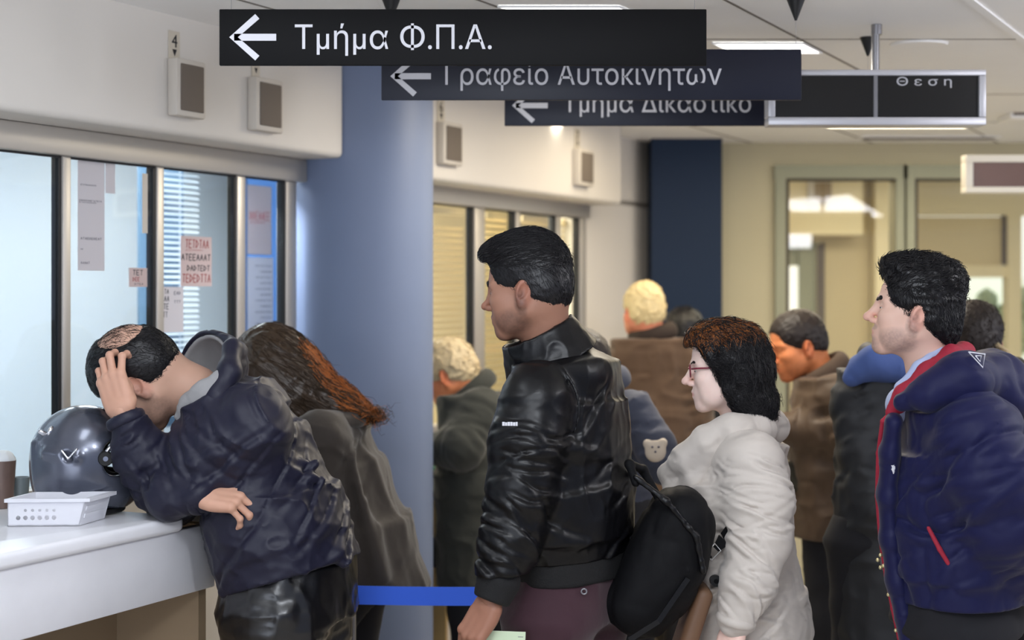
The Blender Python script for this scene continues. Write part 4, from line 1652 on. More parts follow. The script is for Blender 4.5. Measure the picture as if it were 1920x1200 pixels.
def hair_cap(F, top=0.012, side=0.006, line=(0.060, 0.25, 0.062), low=(-0.018, 0.55), quiff=None, cuts=(), extra=None, rough=0.003, rs=90, earcut=True):
    """Short hair: the skull grown outwards, cut at the hairline, round the ears and at the nape."""
    S = SDF(F)
    S.ell((-0.010, 0, 0.034 + top * 0.6), (0.100 + side, 0.076 + side, 0.086 + top * 0.55), k=0.03)
    S.ell((-0.041, 0, -0.010), (0.066 + side, 0.066 + side, 0.068), k=0.03)
    if quiff:
        for c, r in quiff:
            S.ell(c, r, k=0.025)
    if extra:
        extra(S)
    if rough:
        S.disp(lambda p: -rough * fold(p * np.array((rs * .5, rs, rs)), 5))
    x0, sl, zt = line

    def face(p):
        zz = p[:, 2]
        edge = x0 + sl * zz + 0.004 * vnoise(p * 150, 8)
        return np.maximum(edge - p[:, 0], zz - zt - 0.25 * (p[:, 0] - x0) + 6.0 * p[:, 1] ** 2)

    def lower(p):
        return p[:, 2] - low[0] + low[1] * np.minimum(0, p[:, 0] + 0.012) * -1.0
    S.fn(face, 0.004, '-')
    S.fn(lambda p: p[:, 2] - (low[0] - low[1] * np.maximum(0, -p[:, 0] - 0.012)), 0.006, '-')
    if earcut:
        for s in (1, -1):
            S.ell((-0.006, s * 0.082, -0.014), (0.021, 0.022, 0.032), k=0.004, mode='-')
    for c, r in cuts:
        S.ell(c, r, k=0.035, mode='-')
    return S


# ---------------------------------------------------------------- young man in the black leather jacket
M_LEATHER = mat('black_leather', rgb(6, 6, 9), 0.36, spec=0.32, bump=0.2, bscale=160, bdist=0.001, ridge=0.35, rscale=9, rdist=0.010)
M_RIB = mat('black_rib_knit', rgb(8, 8, 10), 0.8, bump=0.4, bscale=300)
M_BURGUNDY = mat('burgundy_cotton', rgb(54, 22, 34), 0.8, bump=0.25, bscale=90, var=0.12, vscale=10, sheen=0.2)


def young_man():
    Y = 3.75
    f = yawed(17, -7)
    F = Frame(p3(989, 541, Y), look(f), 0.965)
    bf = yawed(30)
    bl = left_of(bf)
    hipc = p3(1062, 1150, 3.79)
    foot = (hipc[0], hipc[1], 0)
    A = [p3(1004, 748, 3.62), p3(985, 830, 3.60), p3(973, 925, 3.58), p3(955, 1020, 3.565), p3(934, 1090, 3.555), p3(922, 1122, 3.55)]
    wr_ = p3(920, 1128, 3.55)
    farS = p3(1090, 720, 3.94)
    HF = Frame(wr_, axes((-0.50, -0.05, -0.86), (-0.62, -0.72, 0.25)), 0.98)
    neck = [(F.w((-0.03, 0, -0.05)), 0.056), (p3(1030, 645, 3.77), 0.060)]
    core = [[(p3(1030, 645, 3.77), 0.06), (p3(1065, 800, 3.78), 0.10), (hipc + (0, 0, 0.07), 0.08)], [(p3(1060, 700, 3.78), 0.06), (A[0], 0.045), (A[2], 0.035), (wr_, 0.026)],
            [(p3(1060, 700, 3.78), 0.06), (farS, 0.045), (p3(1050, 930, 4.0), 0.035)]]
    o = person(F, rgb(156, 113, 93), 'young man in black leather jacket and burgundy trousers holding a paper', foot,
               hands=[(HF, dict(mirror=-1, curl=((38, 52, 30), (34, 50, 30), (34, 46, 30), (36, 44, 28)), thumb=((0.72, 0.42, -0.55), 12, 18)))],
               core=core, neck=neck, beard=0.62, hp=dict(nose=0.62, jaw=1.05))
    eyes(F, o, (1,))
    brows(F, o, M_BLACKHAIR, h=1.15)
    H = hair_cap(F, top=0.022, side=0.005, line=(0.054, 0.36, 0.076), low=(-0.026, 0.45),
                 quiff=[((0.060, 0, 0.098), (0.046, 0.052, 0.030)), ((0.088, 0.0, 0.083), (0.020, 0.042, 0.022)), ((0.0, 0, 0.108), (0.07, 0.055, 0.030))], rough=0.0015, rs=60)
    surf = H.mesh(0.003)
    hair = mesh_obj('hair', surf[0], surf[1], M_BLACKHAIR, o, relax=1)
    strands('hair_locks', H, surf, 1900, lambda p: np.tile(F.R @ np.array((-1, 0, 0.15)), (len(p), 1)), M_BLACKHAIR, hair, 0.045, 6, 0.0011, 0.005, 1,
            maskfn=lambda p: F.loc(p)[:, 2] > 0.050 + 0.1 * F.loc(p)[:, 0], jitter=0.28)
    strands('cropped_sides', H, surf, 2600, lambda p: np.tile(F.R @ np.array((-0.45, 0, -1)), (len(p), 1)), M_BLACKHAIR, hair, 0.016, 3, 0.0007, 0.0025, 2,
            maskfn=lambda p: F.loc(p)[:, 2] < 0.065 + 0.1 * F.loc(p)[:, 0], jitter=0.3)
    # jacket
    S = SDF()
    w1 = wrinkle(0.004, 16, 16, 9, 21)
    S.loft([(p3(1040, 668, 3.77), 0.085, 0.075), (p3(1062, 728, 3.78), 0.180, 0.105), (p3(1063, 800, 3.78), 0.205, 0.128), (p3(1066, 950, 3.78), 0.205, 0.136), (p3(1072, 1052, 3.79), 0.185, 0.125)],
           bl, k=0.03, wr=w1)
    S.ell(p3(1075, 700, 3.77), (0.085, 0.13, 0.055), k=0.05)
    S.chain([(A[0], 0.080), (A[1], 0.079), (A[2], 0.073)], k=0.03, wr=(0.003, 20, 9, 31))
    S.chain([(A[2], 0.073), (A[3], 0.065), (A[4], 0.054)], k=0.025, wr=(0.003, 30, 10, 41))
    fe = p3(1040, 930, 4.02)
    S.chain([(farS, 0.088), (fe, 0.075), (p3(1000, 1080, 4.0), 0.055)], k=0.03, wr=(0.006, 20, 8, 51))
    # armhole seam and sleeve seams
    S.tor(A[0] + (0.012, 0.02, -0.02), axes(unit(bf * 0.2 + np.array((0, 0, 1))), bl), 0.105, 0.098, 0.004, k=0.006)
    S.disp(creases(A[0], A[2], 14, 0.006, 0.005, 3, 0.085, arc=0.9, slope=0.3, u0=0.25))
    S.disp(creases(A[2], A[4], 17, 0.009, 0.006, 4, 0.075, arc=1.1, slope=-0.4))
    S.disp(creases(p3(1062, 720, 3.78), p3(1072, 1040, 3.79), 9, 0.006, 0.008, 7, 0.20, facing=(0.6, -0.8, 0), arc=0.5, slope=1.5, jit=1.5))
    S.plane(p3(1072, 1038, 3.79), (0.05, 0, -1))
    jk = sdf_obj('jacket', S, 0.0042, M_LEATHER, o)
    # stand-up collar
    axc = unit((-0.40, 0.16, 0.90))
    rim, bot = p3(1008, 624, 3.765), p3(1036, 680, 3.775)
    S = SDF()
    S.loft([(bot, 0.112, 0.118), (rim + axc * 0.005, 0.088, 0.094)], bl, k=0.0, wr=wrinkle(0.003, 20, 20, 20, 3))
    up = rim + axc * 0.03
    S.loft([(bot - axc * 0.05, 0.100, 0.106), (up + axc * 0.03, 0.070, 0.076)], bl, k=0.002, mode='-')
    S.plane(rim + axc * 0.012, axc, 0.004)
    S.plane(bot - axc * 0.03, -axc, 0.004)
    sdf_obj('collar', S, 0.0035, M_LEATHER, jk)
    S = SDF()
    S.loft([(p3(1070, 1030, 3.79), 0.186, 0.124), (p3(1074, 1092, 3.79), 0.178, 0.118)], bl, k=0.01)
    S.plane(p3(1074, 1080, 3.79), (0.04, 0, -1))
    S.plane(p3(1072, 1026, 3.79), (0, 0, 1))
    sdf_obj('hem_band', S, 0.006, M_RIB, jk)
    S = SDF()
    S.cap(A[4], A[5], 0.050, 0.042, k=0.01)
    S.plane(A[5] + (A[5] - A[4]) * 0.15, A[5] - A[4])
    sdf_obj('cuff', S, 0.004, M_RIB, jk)
    # small woven tag on the sleeve
    c = A[1] + unit((-0.25, -0.97, 0)) * 0.086 + (-0.012, 0, 0.045)
    d = unit((1, -0.12, 0))
    mb = MB()
    x = -0.018
    for wd, hh in ((0.0055, 0.0085), (0.0042, 0.0075), (0.0058, 0.0085), (0.0045, 0.0085), (0.0052, 0.0078), (0.0042, 0.0085)):
        q = c + d * x
        mb.prism([q, q + d * wd, q + d * wd + (0, 0, hh), q + (0, 0, hh)], np.cross((0, 0, 1), d) * -0.0012)
        x += wd + 0.0009
    mb.build('sleeve_lettering', M_SIGNTXT, jk)
    ends, tr = legs(M_BURGUNDY, o, hipc, bl, p3(1072, 1035, 3.79), wr=0.004, vox=0.007, fwd=(-0.02, 0, 0), rad=(0.108, 0.075, 0.06), band=(0.165, 0.112))
    S = SDF()
    b = p3(1095, 1109, 3.640)
    S.tor(b, axes((1, 0, 0), (0.25, -1, 0)), 0.006, 0.006, 0.002)
    sdf_obj('rivet', S, 0.001, M_STEEL, tr)
    shoes(o, ends, bf, M_SHOE)
    return o, HF


YM, YM_HAND = young_man()
# paper in the young man's hand
pp = empty('paper_slip', p3(900, 1190, 3.52), 'pale green printed slip held in the young man hand', 'paper')
c = YM_HAND.w((0.094, 0.0, -0.034))
mb = MB()
R = axes((1, 0.10, -0.06), (-0.1, -1, 0.25))
T = Matrix.Translation(c) @ Matrix(np.block([[R, np.zeros((3, 1))], [np.zeros((1, 3)), np.ones((1, 1))]]))
mb.box((-0.035, -0.10, -0.0006), (0.105, 0.024, 0.0), M=T)
mb.build('sheet', mat('pale_green_paper', rgb(206, 222, 190), 0.7), pp)
mb = MB()
rs = np.random.RandomState(4)
for i in range(7):
    x = rs.uniform(0.03, 0.09)
    mb.box((x, 0.012 - i * 0.012, 0.0001), (x + 0.012, 0.0132 - i * 0.012, 0.0004), M=T)
mb.build('print', M_INK, pp)

# ---------------------------------------------------------------- man leaning on the counter, head in his hand
M_NAVY = mat('navy_nylon', rgb(24, 24, 44), 0.48, spec=0.35, bump=0.15, bscale=300, bdist=0.001, sheen=0.05, ridge=0.35, rscale=8, rdist=0.010)
M_FLEECE = mat('grey_fleece', rgb(150, 149, 150), 0.95, bump=0.4, bscale=200)
M_DARKLINE = mat('dark_lining', rgb(20, 20, 26), 0.9)
M_SHINY = mat('black_coated_trousers', rgb(18, 18, 21), 0.28, spec=0.7, ridge=0.9, rscale=9, rdist=0.014)


def counter_man():
    f = unit((-0.58, 0.22, -0.78))
    F = Frame(p3(259, 704, 3.93), look(f, (-0.72, -0.22, 0.66)), 1.06)
    bl = unit((-0.22, -1, 0))
    hipc = p3(540, 1140, 3.93)
    foot = (p3(590, 1100, 3.93)[0], 3.95, 0)
    el = np.array((p3(302, 925, 3.87)[0], 3.87, 1.178))
    wl = p3(228, 773, 3.79)
    sl = p3(470, 800, 3.80)
    HL = Frame(wl, axes(unit((-0.31, 0.06, 0.95)), (-0.22, -0.97, 0)), 1.0)
    wr_ = p3(378, 928, 3.735)
    HR = Frame(wr_, axes((0.94, -0.10, -0.14), (0.16, -0.55, 0.80)), 0.98)
    nk = p3(365, 735, 3.96)
    sr = p3(430, 770, 4.14)
    er = p3(330, 940, 4.06)
    core = [[(nk, 0.055), (p3(450, 850, 3.95), 0.10), (hipc + (0, 0, 0.07), 0.09)], [(p3(430, 770, 3.95), 0.06), (sl, 0.045), (el, 0.032), (wl, 0.026)],
            [(p3(430, 770, 3.95), 0.06), (sr, 0.045), (er, 0.032), (wr_, 0.026)]]
    o = person(F, rgb(206, 164, 142), 'balding man in navy jacket leaning on counter with head in hand', foot,
               hands=[(HL, dict(mirror=-1, curl=((18, 62, 40), (14, 66, 40), (16, 66, 40), (22, 60, 36)), thumb=((0.72, -0.25, -0.65), 4, 6), spread=(13, 1, -3, -7))),
                      (HR, dict(mirror=1, curl=((14, 26, 22), (34, 40, 26), (42, 46, 28), (46, 46, 28)), thumb=((0.80, 0.45, -0.45), 10, 12), spread=(7, 0, -5, -10)))],
               core=core, neck=[(F.w((-0.035, 0, -0.05)), 0.060), (nk, 0.066)], beard=0.35)
    brows(F, o, M_BLACKHAIR, only=(1,))
    H = hair_cap(F, top=0.004, side=0.004, line=(0.070, 0.25, 0.075), low=(-0.016, 0.9), cuts=[((-0.076, 0.004, 0.100), (0.050, 0.050, 0.044))], rough=0.001, rs=120)
    surf = H.mesh(0.003)
    hair = mesh_obj('hair', surf[0], surf[1], M_BLACKHAIR, o, relax=1)
    strands('hair_locks', H, surf, 3600, lambda p: np.tile(F.R @ np.array((-0.6, 0.1, -0.5)), (len(p), 1)), M_BLACKHAIR, hair, 0.024, 4, 0.0008, 0.003, 2, jitter=0.35)
    B = SDF(F)
    B.ell((-0.008, 0, 0.034), (0.0995, 0.0765, 0.0855))
    strands('thin_crown_hair', B, B.mesh(0.005), 420, lambda p: np.tile(F.R @ np.array((-0.6, 0.1, -0.5)), (len(p), 1)), M_BLACKHAIR, hair, 0.022, 4, 0.0004, 0.002, 12, jitter=0.4,
            maskfn=lambda p: np.linalg.norm((F.loc(p) - np.array((-0.062, 0.004, 0.098))) / np.array((1, 1, 0.8)), axis=1) < 0.056)
    # jacket
    S = SDF()
    S.loft([(p3(398, 742, 3.96), 0.10, 0.085), (p3(442, 785, 3.96), 0.185, 0.115), (p3(480, 870, 3.95), 0.20, 0.140), (p3(520, 985, 3.93), 0.205, 0.168), (p3(545, 1075, 3.92), 0.205, 0.172)],
           bl, k=0.04, wr=wrinkle(0.006, 9, 12, 16, 61))
    S.chain([(sl, 0.098), (p3(385, 858, 3.83), 0.092), (el + (0.012, 0, 0.005), 0.080)], k=0.04, wr=(0.008, 22, 8, 71))
    S.chain([(el + (0.0, 0, 0.012), 0.078), (p3(265, 855, 3.83), 0.062), (p3(241, 795, 3.80), 0.044)], k=0.03, wr=(0.006, 26, 9, 81))
    S.chain([(sr, 0.095), (er, 0.075)], k=0.04)
    S.chain([(er, 0.070), (p3(318, 930, 3.772), 0.054), (p3(368, 929, 3.742), 0.043)], k=0.02, wr=(0.004, 26, 9, 91))
    # drag folds running to the hem at the back, and across the sleeve
    for a, b, r in (((638, 1040, 3.82), (490, 955, 3.765), 0.013), ((640, 1050, 3.82), (520, 1030, 3.76), 0.012), ((632, 1030, 3.84), (545, 930, 3.79), 0.012), ((600, 900, 3.84), (520, 880, 3.79), 0.011),
                    ((590, 870, 3.86), (500, 865, 3.80), 0.010), ((525, 815, 3.78), (400, 905, 3.745), 0.010), ((500, 800, 3.73), (400, 850, 3.735), 0.008), ((420, 800, 3.75), (330, 850, 3.77), 0.008), ((330, 860, 3.80), (300, 940, 3.83), 0.008)):
        S.cap(p3(*a), p3(*b), r, r * 0.4, k=0.022)
    S.disp(creases(sl, el, 11, 0.008, 0.0065, 3, 0.10, arc=0.9, slope=0.6, u0=0.1))
    S.disp(creases(el, p3(241, 795, 3.80), 9, 0.006, 0.005, 5, 0.08, arc=0.9))
    S.disp(creases(p3(470, 800, 3.95), p3(560, 1090, 3.92), 12, 0.008, 0.0075, 8, 0.21, facing=(0.35, -0.9, 0), arc=0.75, slope=2.2, jit=0.9))
    S.plane(p3(590, 1085, 3.92), unit((0.42, 0, -0.9)))
    jk = sdf_obj('jacket', S, 0.0045, M_NAVY, o)
    # cuffs
    S = SDF()
    S.tor(p3(236, 787, 3.795), axes(unit((0.9, 0, 0.4)), unit((-0.42, 0.1, 0.9))), 0.040, 0.040, 0.008, rz=0.014)
    sdf_obj('cuff', S, 0.004, M_NAVY, jk)
    S = SDF()
    S.tor(p3(371, 930, 3.745), axes(unit((0, 0, 1)), unit((0.94, -0.3, -0.14))), 0.038, 0.038, 0.008, rz=0.014)
    sdf_obj('cuff', S, 0.004, M_NAVY, jk)
    # hood lying open on the shoulders
    hc = p3(380, 700, 3.965)
    n = unit((-0.66, -0.70, 0.28))
    Rh = rot(0, -20, 0)
    S = SDF()
    S.ell(hc, (0.106, 0.138, 0.116), Rh, k=0.02)
    S.ell(p3(425, 672, 3.95), (0.045, 0.10, 0.055), rot(0, 35, 0), k=0.03)
    S.disp(wrinkle(0.005, 14, 14, 18, 7))
    S.ell(hc, (0.092, 0.124, 0.102), Rh, k=0.004, mode='-')
    S.plane(hc + n * 0.004, n, 0.008)
    S.chain([(p3(432, 652, 3.89), 0.020), (p3(430, 698, 3.83), 0.022), (p3(406, 742, 3.80), 0.020), (p3(352, 788, 3.79), 0.012)], k=0.04)
    sdf_obj('hood', S, 0.005, M_NAVY, jk)
    S = SDF()
    S.ell(hc, (0.095, 0.127, 0.105), Rh)
    S.disp(wrinkle(0.002, 20, 20, 20, 8))
    S.ell(hc, (0.082, 0.114, 0.092), Rh, k=0.004, mode='-')
    S.plane(hc + n * -0.002, n, 0.006)
    sdf_obj('hood_lining', S, 0.005, M_FLEECE, jk)
    S = SDF()
    S.chain([(p3(336, 782, 3.83), 0.012), (p3(358, 758, 3.815), 0.020), (p3(388, 738, 3.80), 0.026), (p3(412, 712, 3.81), 0.022)], k=0.03, flat=((0.4, -0.9, 0.2), 0.6), wr=(0.003, 40, 30, 3))
    sdf_obj('inner_collar', S, 0.005, M_FLEECE, jk)
    ends, tr = legs(M_SHINY, o, hipc + (0.0, 0, 0.0), bl, p3(545, 1035, 3.92), wr=0.008, rad=(0.130, 0.09, 0.065), band=(0.180, 0.152), vox=0.007, fwd=(0.06, 0.02, 0), seed=4)
    shoes(o, ends, (-1, 0.2, 0), M_SHOE)


counter_man()

# ---------------------------------------------------------------- woman with long brown hair beside him
M_BROWNCOAT = mat('dark_brown_suede', rgb(44, 36, 30), 0.8, bump=0.3, bscale=60, var=0.2, vscale=8, sheen=0.25)


def long_hair_woman():
    Y = 4.62
    f = unit((-0.80, 0.50, -0.38))
    F = Frame(p3(505, 694, Y), look(f, (-0.3, -0.05, 1)), 0.97)
    bl = unit((-0.35, -1, 0))
    hipc = p3(640, 1105, 4.66)
    core = [[(p3(560, 780, Y), 0.055), (p3(600, 900, Y), 0.1), (hipc + (0, 0, 0.07), 0.08)]]
    o = person(F, rgb(205, 165, 145), 'woman with long brown hair in dark brown coat at the counter', (hipc[0], hipc[1], 0),
               core=core, neck=[(F.w((-0.035, 0, -0.05)), 0.052), (p3(560, 785, Y), 0.055)], vox=0.005)
    H = SDF(F)
    H.ell((-0.012, 0, 0.036), (0.112, 0.090, 0.096), k=0.03)
    H.F = Frame()
    H.chain([(F.w((-0.03, 0, 0.0)), 0.098), (p3(548, 722, Y - 0.02), 0.098), (p3(585, 758, Y - 0.02), 0.080), (p3(632, 765, Y - 0.03), 0.052), (p3(668, 772, Y - 0.04), 0.030)], k=0.06, flat=((0, 1, 0), 1.15))
    H.chain([(p3(490, 720, Y - 0.06), 0.075), (p3(520, 800, Y - 0.08), 0.07), (p3(560, 830, Y - 0.08), 0.045)], k=0.06)
    H.disp(lambda p: -0.004 * fold(np.stack([p[:, 0] * 14 + p[:, 2] * 16, p[:, 1] * 60, p[:, 2] * 20 - p[:, 0] * 24], 1), 9))
    surf = H.mesh(0.0045)
    hair = mesh_obj('hair', surf[0], surf[1], M_LONGHAIR, o, relax=1)

    def comb(p):
        t = np.clip((p[:, 0] - p3(505, 0, Y)[0]) / 0.22, 0, 1)[:, None]
        return unit((0.55, 0, -0.55)) * (1 - t) + unit((0.9, -0.05, -0.18)) * t
    strands('hair_locks', H, surf, 1700, comb, M_LONGHAIR, hair, 0.16, 9, 0.0013, 0.004, 3, jitter=0.16)
    def lit_edge(p):
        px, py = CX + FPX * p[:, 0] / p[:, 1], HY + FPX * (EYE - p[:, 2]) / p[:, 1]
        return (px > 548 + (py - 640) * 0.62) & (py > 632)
    strands('lit_locks', H, surf, 800, comb, M_LONGHAIR_LIT, hair, 0.13, 9, 0.0013, 0.006, 4, jitter=0.16, maskfn=lit_edge)  # light on the hair's edge, painted as brighter locks
    S = SDF()
    S.loft([(p3(575, 780, Y), 0.11, 0.10), (p3(605, 820, Y), 0.19, 0.125), (p3(628, 920, Y), 0.20, 0.150), (p3(655, 1020, Y), 0.21, 0.185), (p3(672, 1130, Y), 0.22, 0.220)], bl, k=0.04, wr=wrinkle(0.007, 12, 14, 4, 31))
    S.chain([(p3(600, 830, 4.47), 0.09), (p3(560, 950, 4.42), 0.08), (p3(500, 960, 4.40), 0.06)], k=0.04, wr=(0.006, 20, 8, 15))
    for a, b in (((690, 860, 4.55), (770, 1090, 4.55)), ((655, 850, 4.45), (715, 1085, 4.43)), ((620, 860, 4.44), (650, 1080, 4.42))):
        S.cap(p3(*a), p3(*b), 0.008, 0.022, k=0.035)
    S.disp(creases(p3(610, 830, Y), p3(670, 1100, Y), 9, 0.007, 0.009, 33, 0.24, facing=(0.5, -0.85, 0), arc=0.4, slope=3.0, jit=2.0))
    S.plane(p3(660, 1098, Y), (0, 0, -1))
    ct = sdf_obj('coat', S, 0.008, M_BROWNCOAT, o)
    S = SDF()
    S.tor(p3(598, 792, Y), axes(unit((1, 0, 0.10)), unit((-0.12, 0, 1))), 0.115, 0.13, 0.034, k=0.02, rz=0.030)
    S.disp(wrinkle(0.006, 26, 26, 26, 3))
    sdf_obj('hood', S, 0.006, M_BROWNCOAT, ct)
    ends, tr = legs(M_DARKLINE, o, hipc, bl, p3(640, 1060, Y), vox=0.012, rad=(0.095, 0.06, 0.05))
    shoes(o, ends, (-1, 0.4, 0), M_SHOE)


long_hair_woman()

# ---------------------------------------------------------------- woman in the beige coat
M_BEIGE = mat('beige_padded_cotton', rgb(202, 193, 184), 0.75, bump=0.15, bscale=300, bdist=0.001, var=0.04, sheen=0.2, ridge=1.0, rscale=13, rdist=0.012, rinv=True, stretch=(1, 1, 1.8))
M_BEIGESH = mat('beige_knit_band', rgb(176, 160, 140), 0.9, bump=0.4, bscale=260)
M_GLASSFRAME = mat('raspberry_glasses_frame', rgb(128, 44, 62), 0.3)
M_BAGN = mat('black_nylon', rgb(6, 6, 9), 0.7, spec=0.2, bump=0.2, bscale=400, bdist=0.001, ridge=0.4, rscale=8, rdist=0.010)
M_BUCKLE = mat('nickel', rgb(190, 190, 190), 0.25, metal=0.9)


def beige_woman():
    Y = 3.97
    f = yawed(8, -4)
    F = Frame(p3(1361, 690, Y), look(f), 0.90)
    bf = yawed(22)
    bl = left_of(bf)
    hipc = p3(1405, 1160, 4.0)
    A = [p3(1408, 868, 3.83), p3(1422, 935, 3.81), p3(1424, 1010, 3.79), p3(1402, 1095, 3.76), p3(1381, 1160, 3.745)]
    wr_ = p3(1378, 1172, 3.745)
    HF = Frame(wr_, axes((-0.32, -0.05, -0.95), (-0.72, -0.62, 0.2)), 0.9)
    nk = p3(1392, 800, 4.0)
    core = [[(nk, 0.05), (p3(1385, 900, 4.0), 0.09), (hipc + (0, 0, 0.07), 0.08)], [(p3(1385, 860, 3.98), 0.05), (A[0], 0.04), (A[2], 0.032), (wr_, 0.024)]]
    o = person(F, rgb(246, 216, 204), 'dark haired woman with red glasses in a beige coat', (hipc[0], hipc[1], 0),
               hands=[(HF, dict(mirror=-1, curl=((30, 40, 26), (28, 40, 26), (28, 38, 26), (30, 38, 24)), thumb=((0.8, 0.4, -0.4), 10, 14)))],
               core=core, neck=[(F.w((-0.035, 0, -0.05)), 0.050), (nk, 0.054)], lips=0.65, hp=dict(brow=0.75, jaw=0.9, nose=0.9, chin=0.95))
    eyes(F, o, (1,))
    brows(F, o, M_DARKHAIR, only=(1,), h=0.7)
    H = SDF(F)
    H.ell((-0.012, 0, 0.030), (0.114, 0.098, 0.102), k=0.04)
    H.ell((-0.046, 0, -0.045), (0.074, 0.088, 0.092), k=0.05)
    H.ell((-0.072, 0.01, -0.115), (0.040, 0.060, 0.05), k=0.05)
    H.ell((0.045, 0, 0.085), (0.060, 0.075, 0.038), k=0.04)
    H.ell((-0.030, 0.052, -0.05), (0.050, 0.04, 0.06), k=0.03)
    H.ell((-0.075, 0, -0.105), (0.050, 0.065, 0.045), k=0.04)
    H.disp(lambda p: -0.005 * vnoise(p * 34, 5))
    H.fn(lambda p: np.maximum((0.034 + 0.55 * np.maximum(p[:, 2], 0) + 0.42 * np.minimum(p[:, 2], 0) + 0.006 * vnoise(p * 60, 4)) - p[:, 0], p[:, 2] - 0.072), 0.01, '-')
    surf = H.mesh(0.0032)
    hair = mesh_obj('hair', surf[0], surf[1], M_BLACKHAIR, o, relax=1)

    def comb(p):
        q = F.loc(p)
        q[:, 0] += 0.01
        d = np.stack([-q[:, 2] * 0.0 - 0.5 + 0 * q[:, 0], q[:, 1] * 3, -0.5 - 4 * np.maximum(0, -q[:, 0])], 1)
        return d @ F.R.T
    strands('hair_locks', H, surf, 4200, comb, M_BLACKHAIR, hair, 0.065, 7, 0.0011, 0.011, 5, jitter=0.7)
    strands('auburn_locks', H, surf, 1500, comb, M_AUBURN, hair, 0.045, 6, 0.0011, 0.007, 6, jitter=0.45, maskfn=lambda p: (F.loc(p)[:, 2] > 0.088 - 0.10 * F.loc(p)[:, 0] - 0.12 * np.maximum(0, -F.loc(p)[:, 0] - 0.05)) & (F.loc(p)[:, 1] > -0.08))
    # glasses
    mbg = MB()

    def gl(pts):
        return [Vector(F.w(q)) for q in pts]
    for s in (1, -1):
        ring = [(0.098 - 0.10 * (abs(0.033 + 0.022 * math.cos(a)) - 0.01) ** 1 * 0.35, s * (0.033 + 0.022 * math.cos(a)), 0.0 + 0.017 * math.sin(a)) for a in [i * 2 * math.pi / 20 for i in range(21)]]
        mbg.tube(gl(ring), 0.0022, 6)
        mbg.tube(gl([(0.092, s * 0.055, 0.006), (0.078, s * 0.068, 0.007), (0.02, s * 0.078, 0.006), (-0.01, s * 0.080, 0.004)]), 0.0024, 6)
    mbg.tube(gl([(0.0985, 0.012, 0.004), (0.102, 0, 0.007), (0.0985, -0.012, 0.004)]), 0.002, 6)
    mbg.build('glasses', M_GLASSFRAME, o, smooth='all')
    # coat
    S = SDF()
    S.loft([(p3(1395, 822, 4.0), 0.10, 0.08), (p3(1392, 862, 4.0), 0.172, 0.103), (p3(1375, 935, 4.0), 0.19, 0.140), (p3(1385, 1040, 4.0), 0.195, 0.135), (p3(1405, 1160, 4.0), 0.205, 0.145), (p3(1412, 1300, 4.0), 0.215, 0.160)],
           bl, k=0.04, wr=wrinkle(-0.004, 12, 12, 16, 11))
    S.chain([(A[0], 0.082), (A[1], 0.078), (A[2], 0.074)], k=0.03, wr=(-0.003, 30, 9, 21))
    S.chain([(A[2], 0.072), (A[3], 0.062), (A[4], 0.046)], k=0.025, wr=(-0.003, 30, 9, 25))
    S.chain([(p3(1385, 850, 4.15), 0.085), (p3(1340, 960, 4.2), 0.07), (p3(1290, 1010, 4.12), 0.055)], k=0.03, wr=(0.007, 30, 8, 27))
    S.plane(A[4] + (A[4] - A[3]) * 0.02, A[4] - A[3]) if False else None
    S.disp(creases(A[0], A[2], 20, 0.008, 0.0045, 13, 0.085, arc=0.9, slope=-0.7, jit=0.4))
    S.disp(creases(A[2], A[4], 16, 0.008, 0.0045, 14, 0.075, arc=0.9, slope=-0.5))
    S.disp(creases(p3(1375, 860, 4.0), p3(1400, 1170, 4.0), 22, 0.006, 0.005, 15, 0.21, facing=(-0.7, -0.7, 0), arc=0.4, slope=1.5, jit=1.2))
    S.plane((0, 0, 0.62), (0, 0, -1))
    ct = sdf_obj('coat', S, 0.004, M_BEIGE, o)
    S = SDF()
    S.tor(A[4] + (A[4] - A[3]) * 0.03, axes(bl, unit(A[4] - A[3])), 0.040, 0.038, 0.010, rz=0.012)
    sdf_obj('cuff', S, 0.004, M_BEIGE, ct)
    # big rolled collar
    S = SDF()
    S.chain([(p3(1252, 884, 3.93), 0.020), (p3(1287, 862, 3.90), 0.034), (p3(1327, 830, 3.88), 0.038), (p3(1375, 808, 3.87), 0.040), (p3(1422, 806, 3.92), 0.038), (p3(1445, 800, 4.02), 0.04), (p3(1400, 790, 4.10), 0.04), (p3(1330, 842, 4.08), 0.030), (p3(1265, 880, 4.02), 0.022)],
            k=0.03, wr=(-0.005, 26, 12, 33))
    S.chain([(p3(1245, 890, 3.95), 0.014), (p3(1262, 925, 3.92), 0.016), (p3(1300, 905, 3.88), 0.014), (p3(1345, 850, 3.87), 0.014)], k=0.03)
    sdf_obj('collar', S, 0.0045, M_BEIGE, ct)
    # front seam, knit band, button
    S = SDF()
    S.chain([(p3(1338, 870, 3.875), 0.004), (p3(1352, 930, 3.862), 0.004), (p3(1362, 1000, 3.86), 0.004)], k=0.003)
    sdf_obj('front_seam', S, 0.0025, M_BEIGESH, ct)
    b = p3(1343, 1090, 3.80)
    mb = MB()
    mb.cyl(b + (0, 0.035, 0), b, 0.0145, 0.0135, 24)
    bt = mb.build('button', M_BLACK, ct, smooth=True)
    mb = MB()
    mb.cyl(b + (0, 0.0005, 0), b - (0, 0.0015, 0), 0.006, 0.005, 16)
    mb.build('button_boss', M_BAGN, bt, smooth=True)
    ends, tr = legs(M_DARKLINE, o, hipc - (0, 0, 0.05), bl, p3(1405, 1130, 4.0), vox=0.012, rad=(0.09, 0.06, 0.048), band=(0.15, 0.10))
    shoes(o, ends, bf, M_SHOE)
    return HF


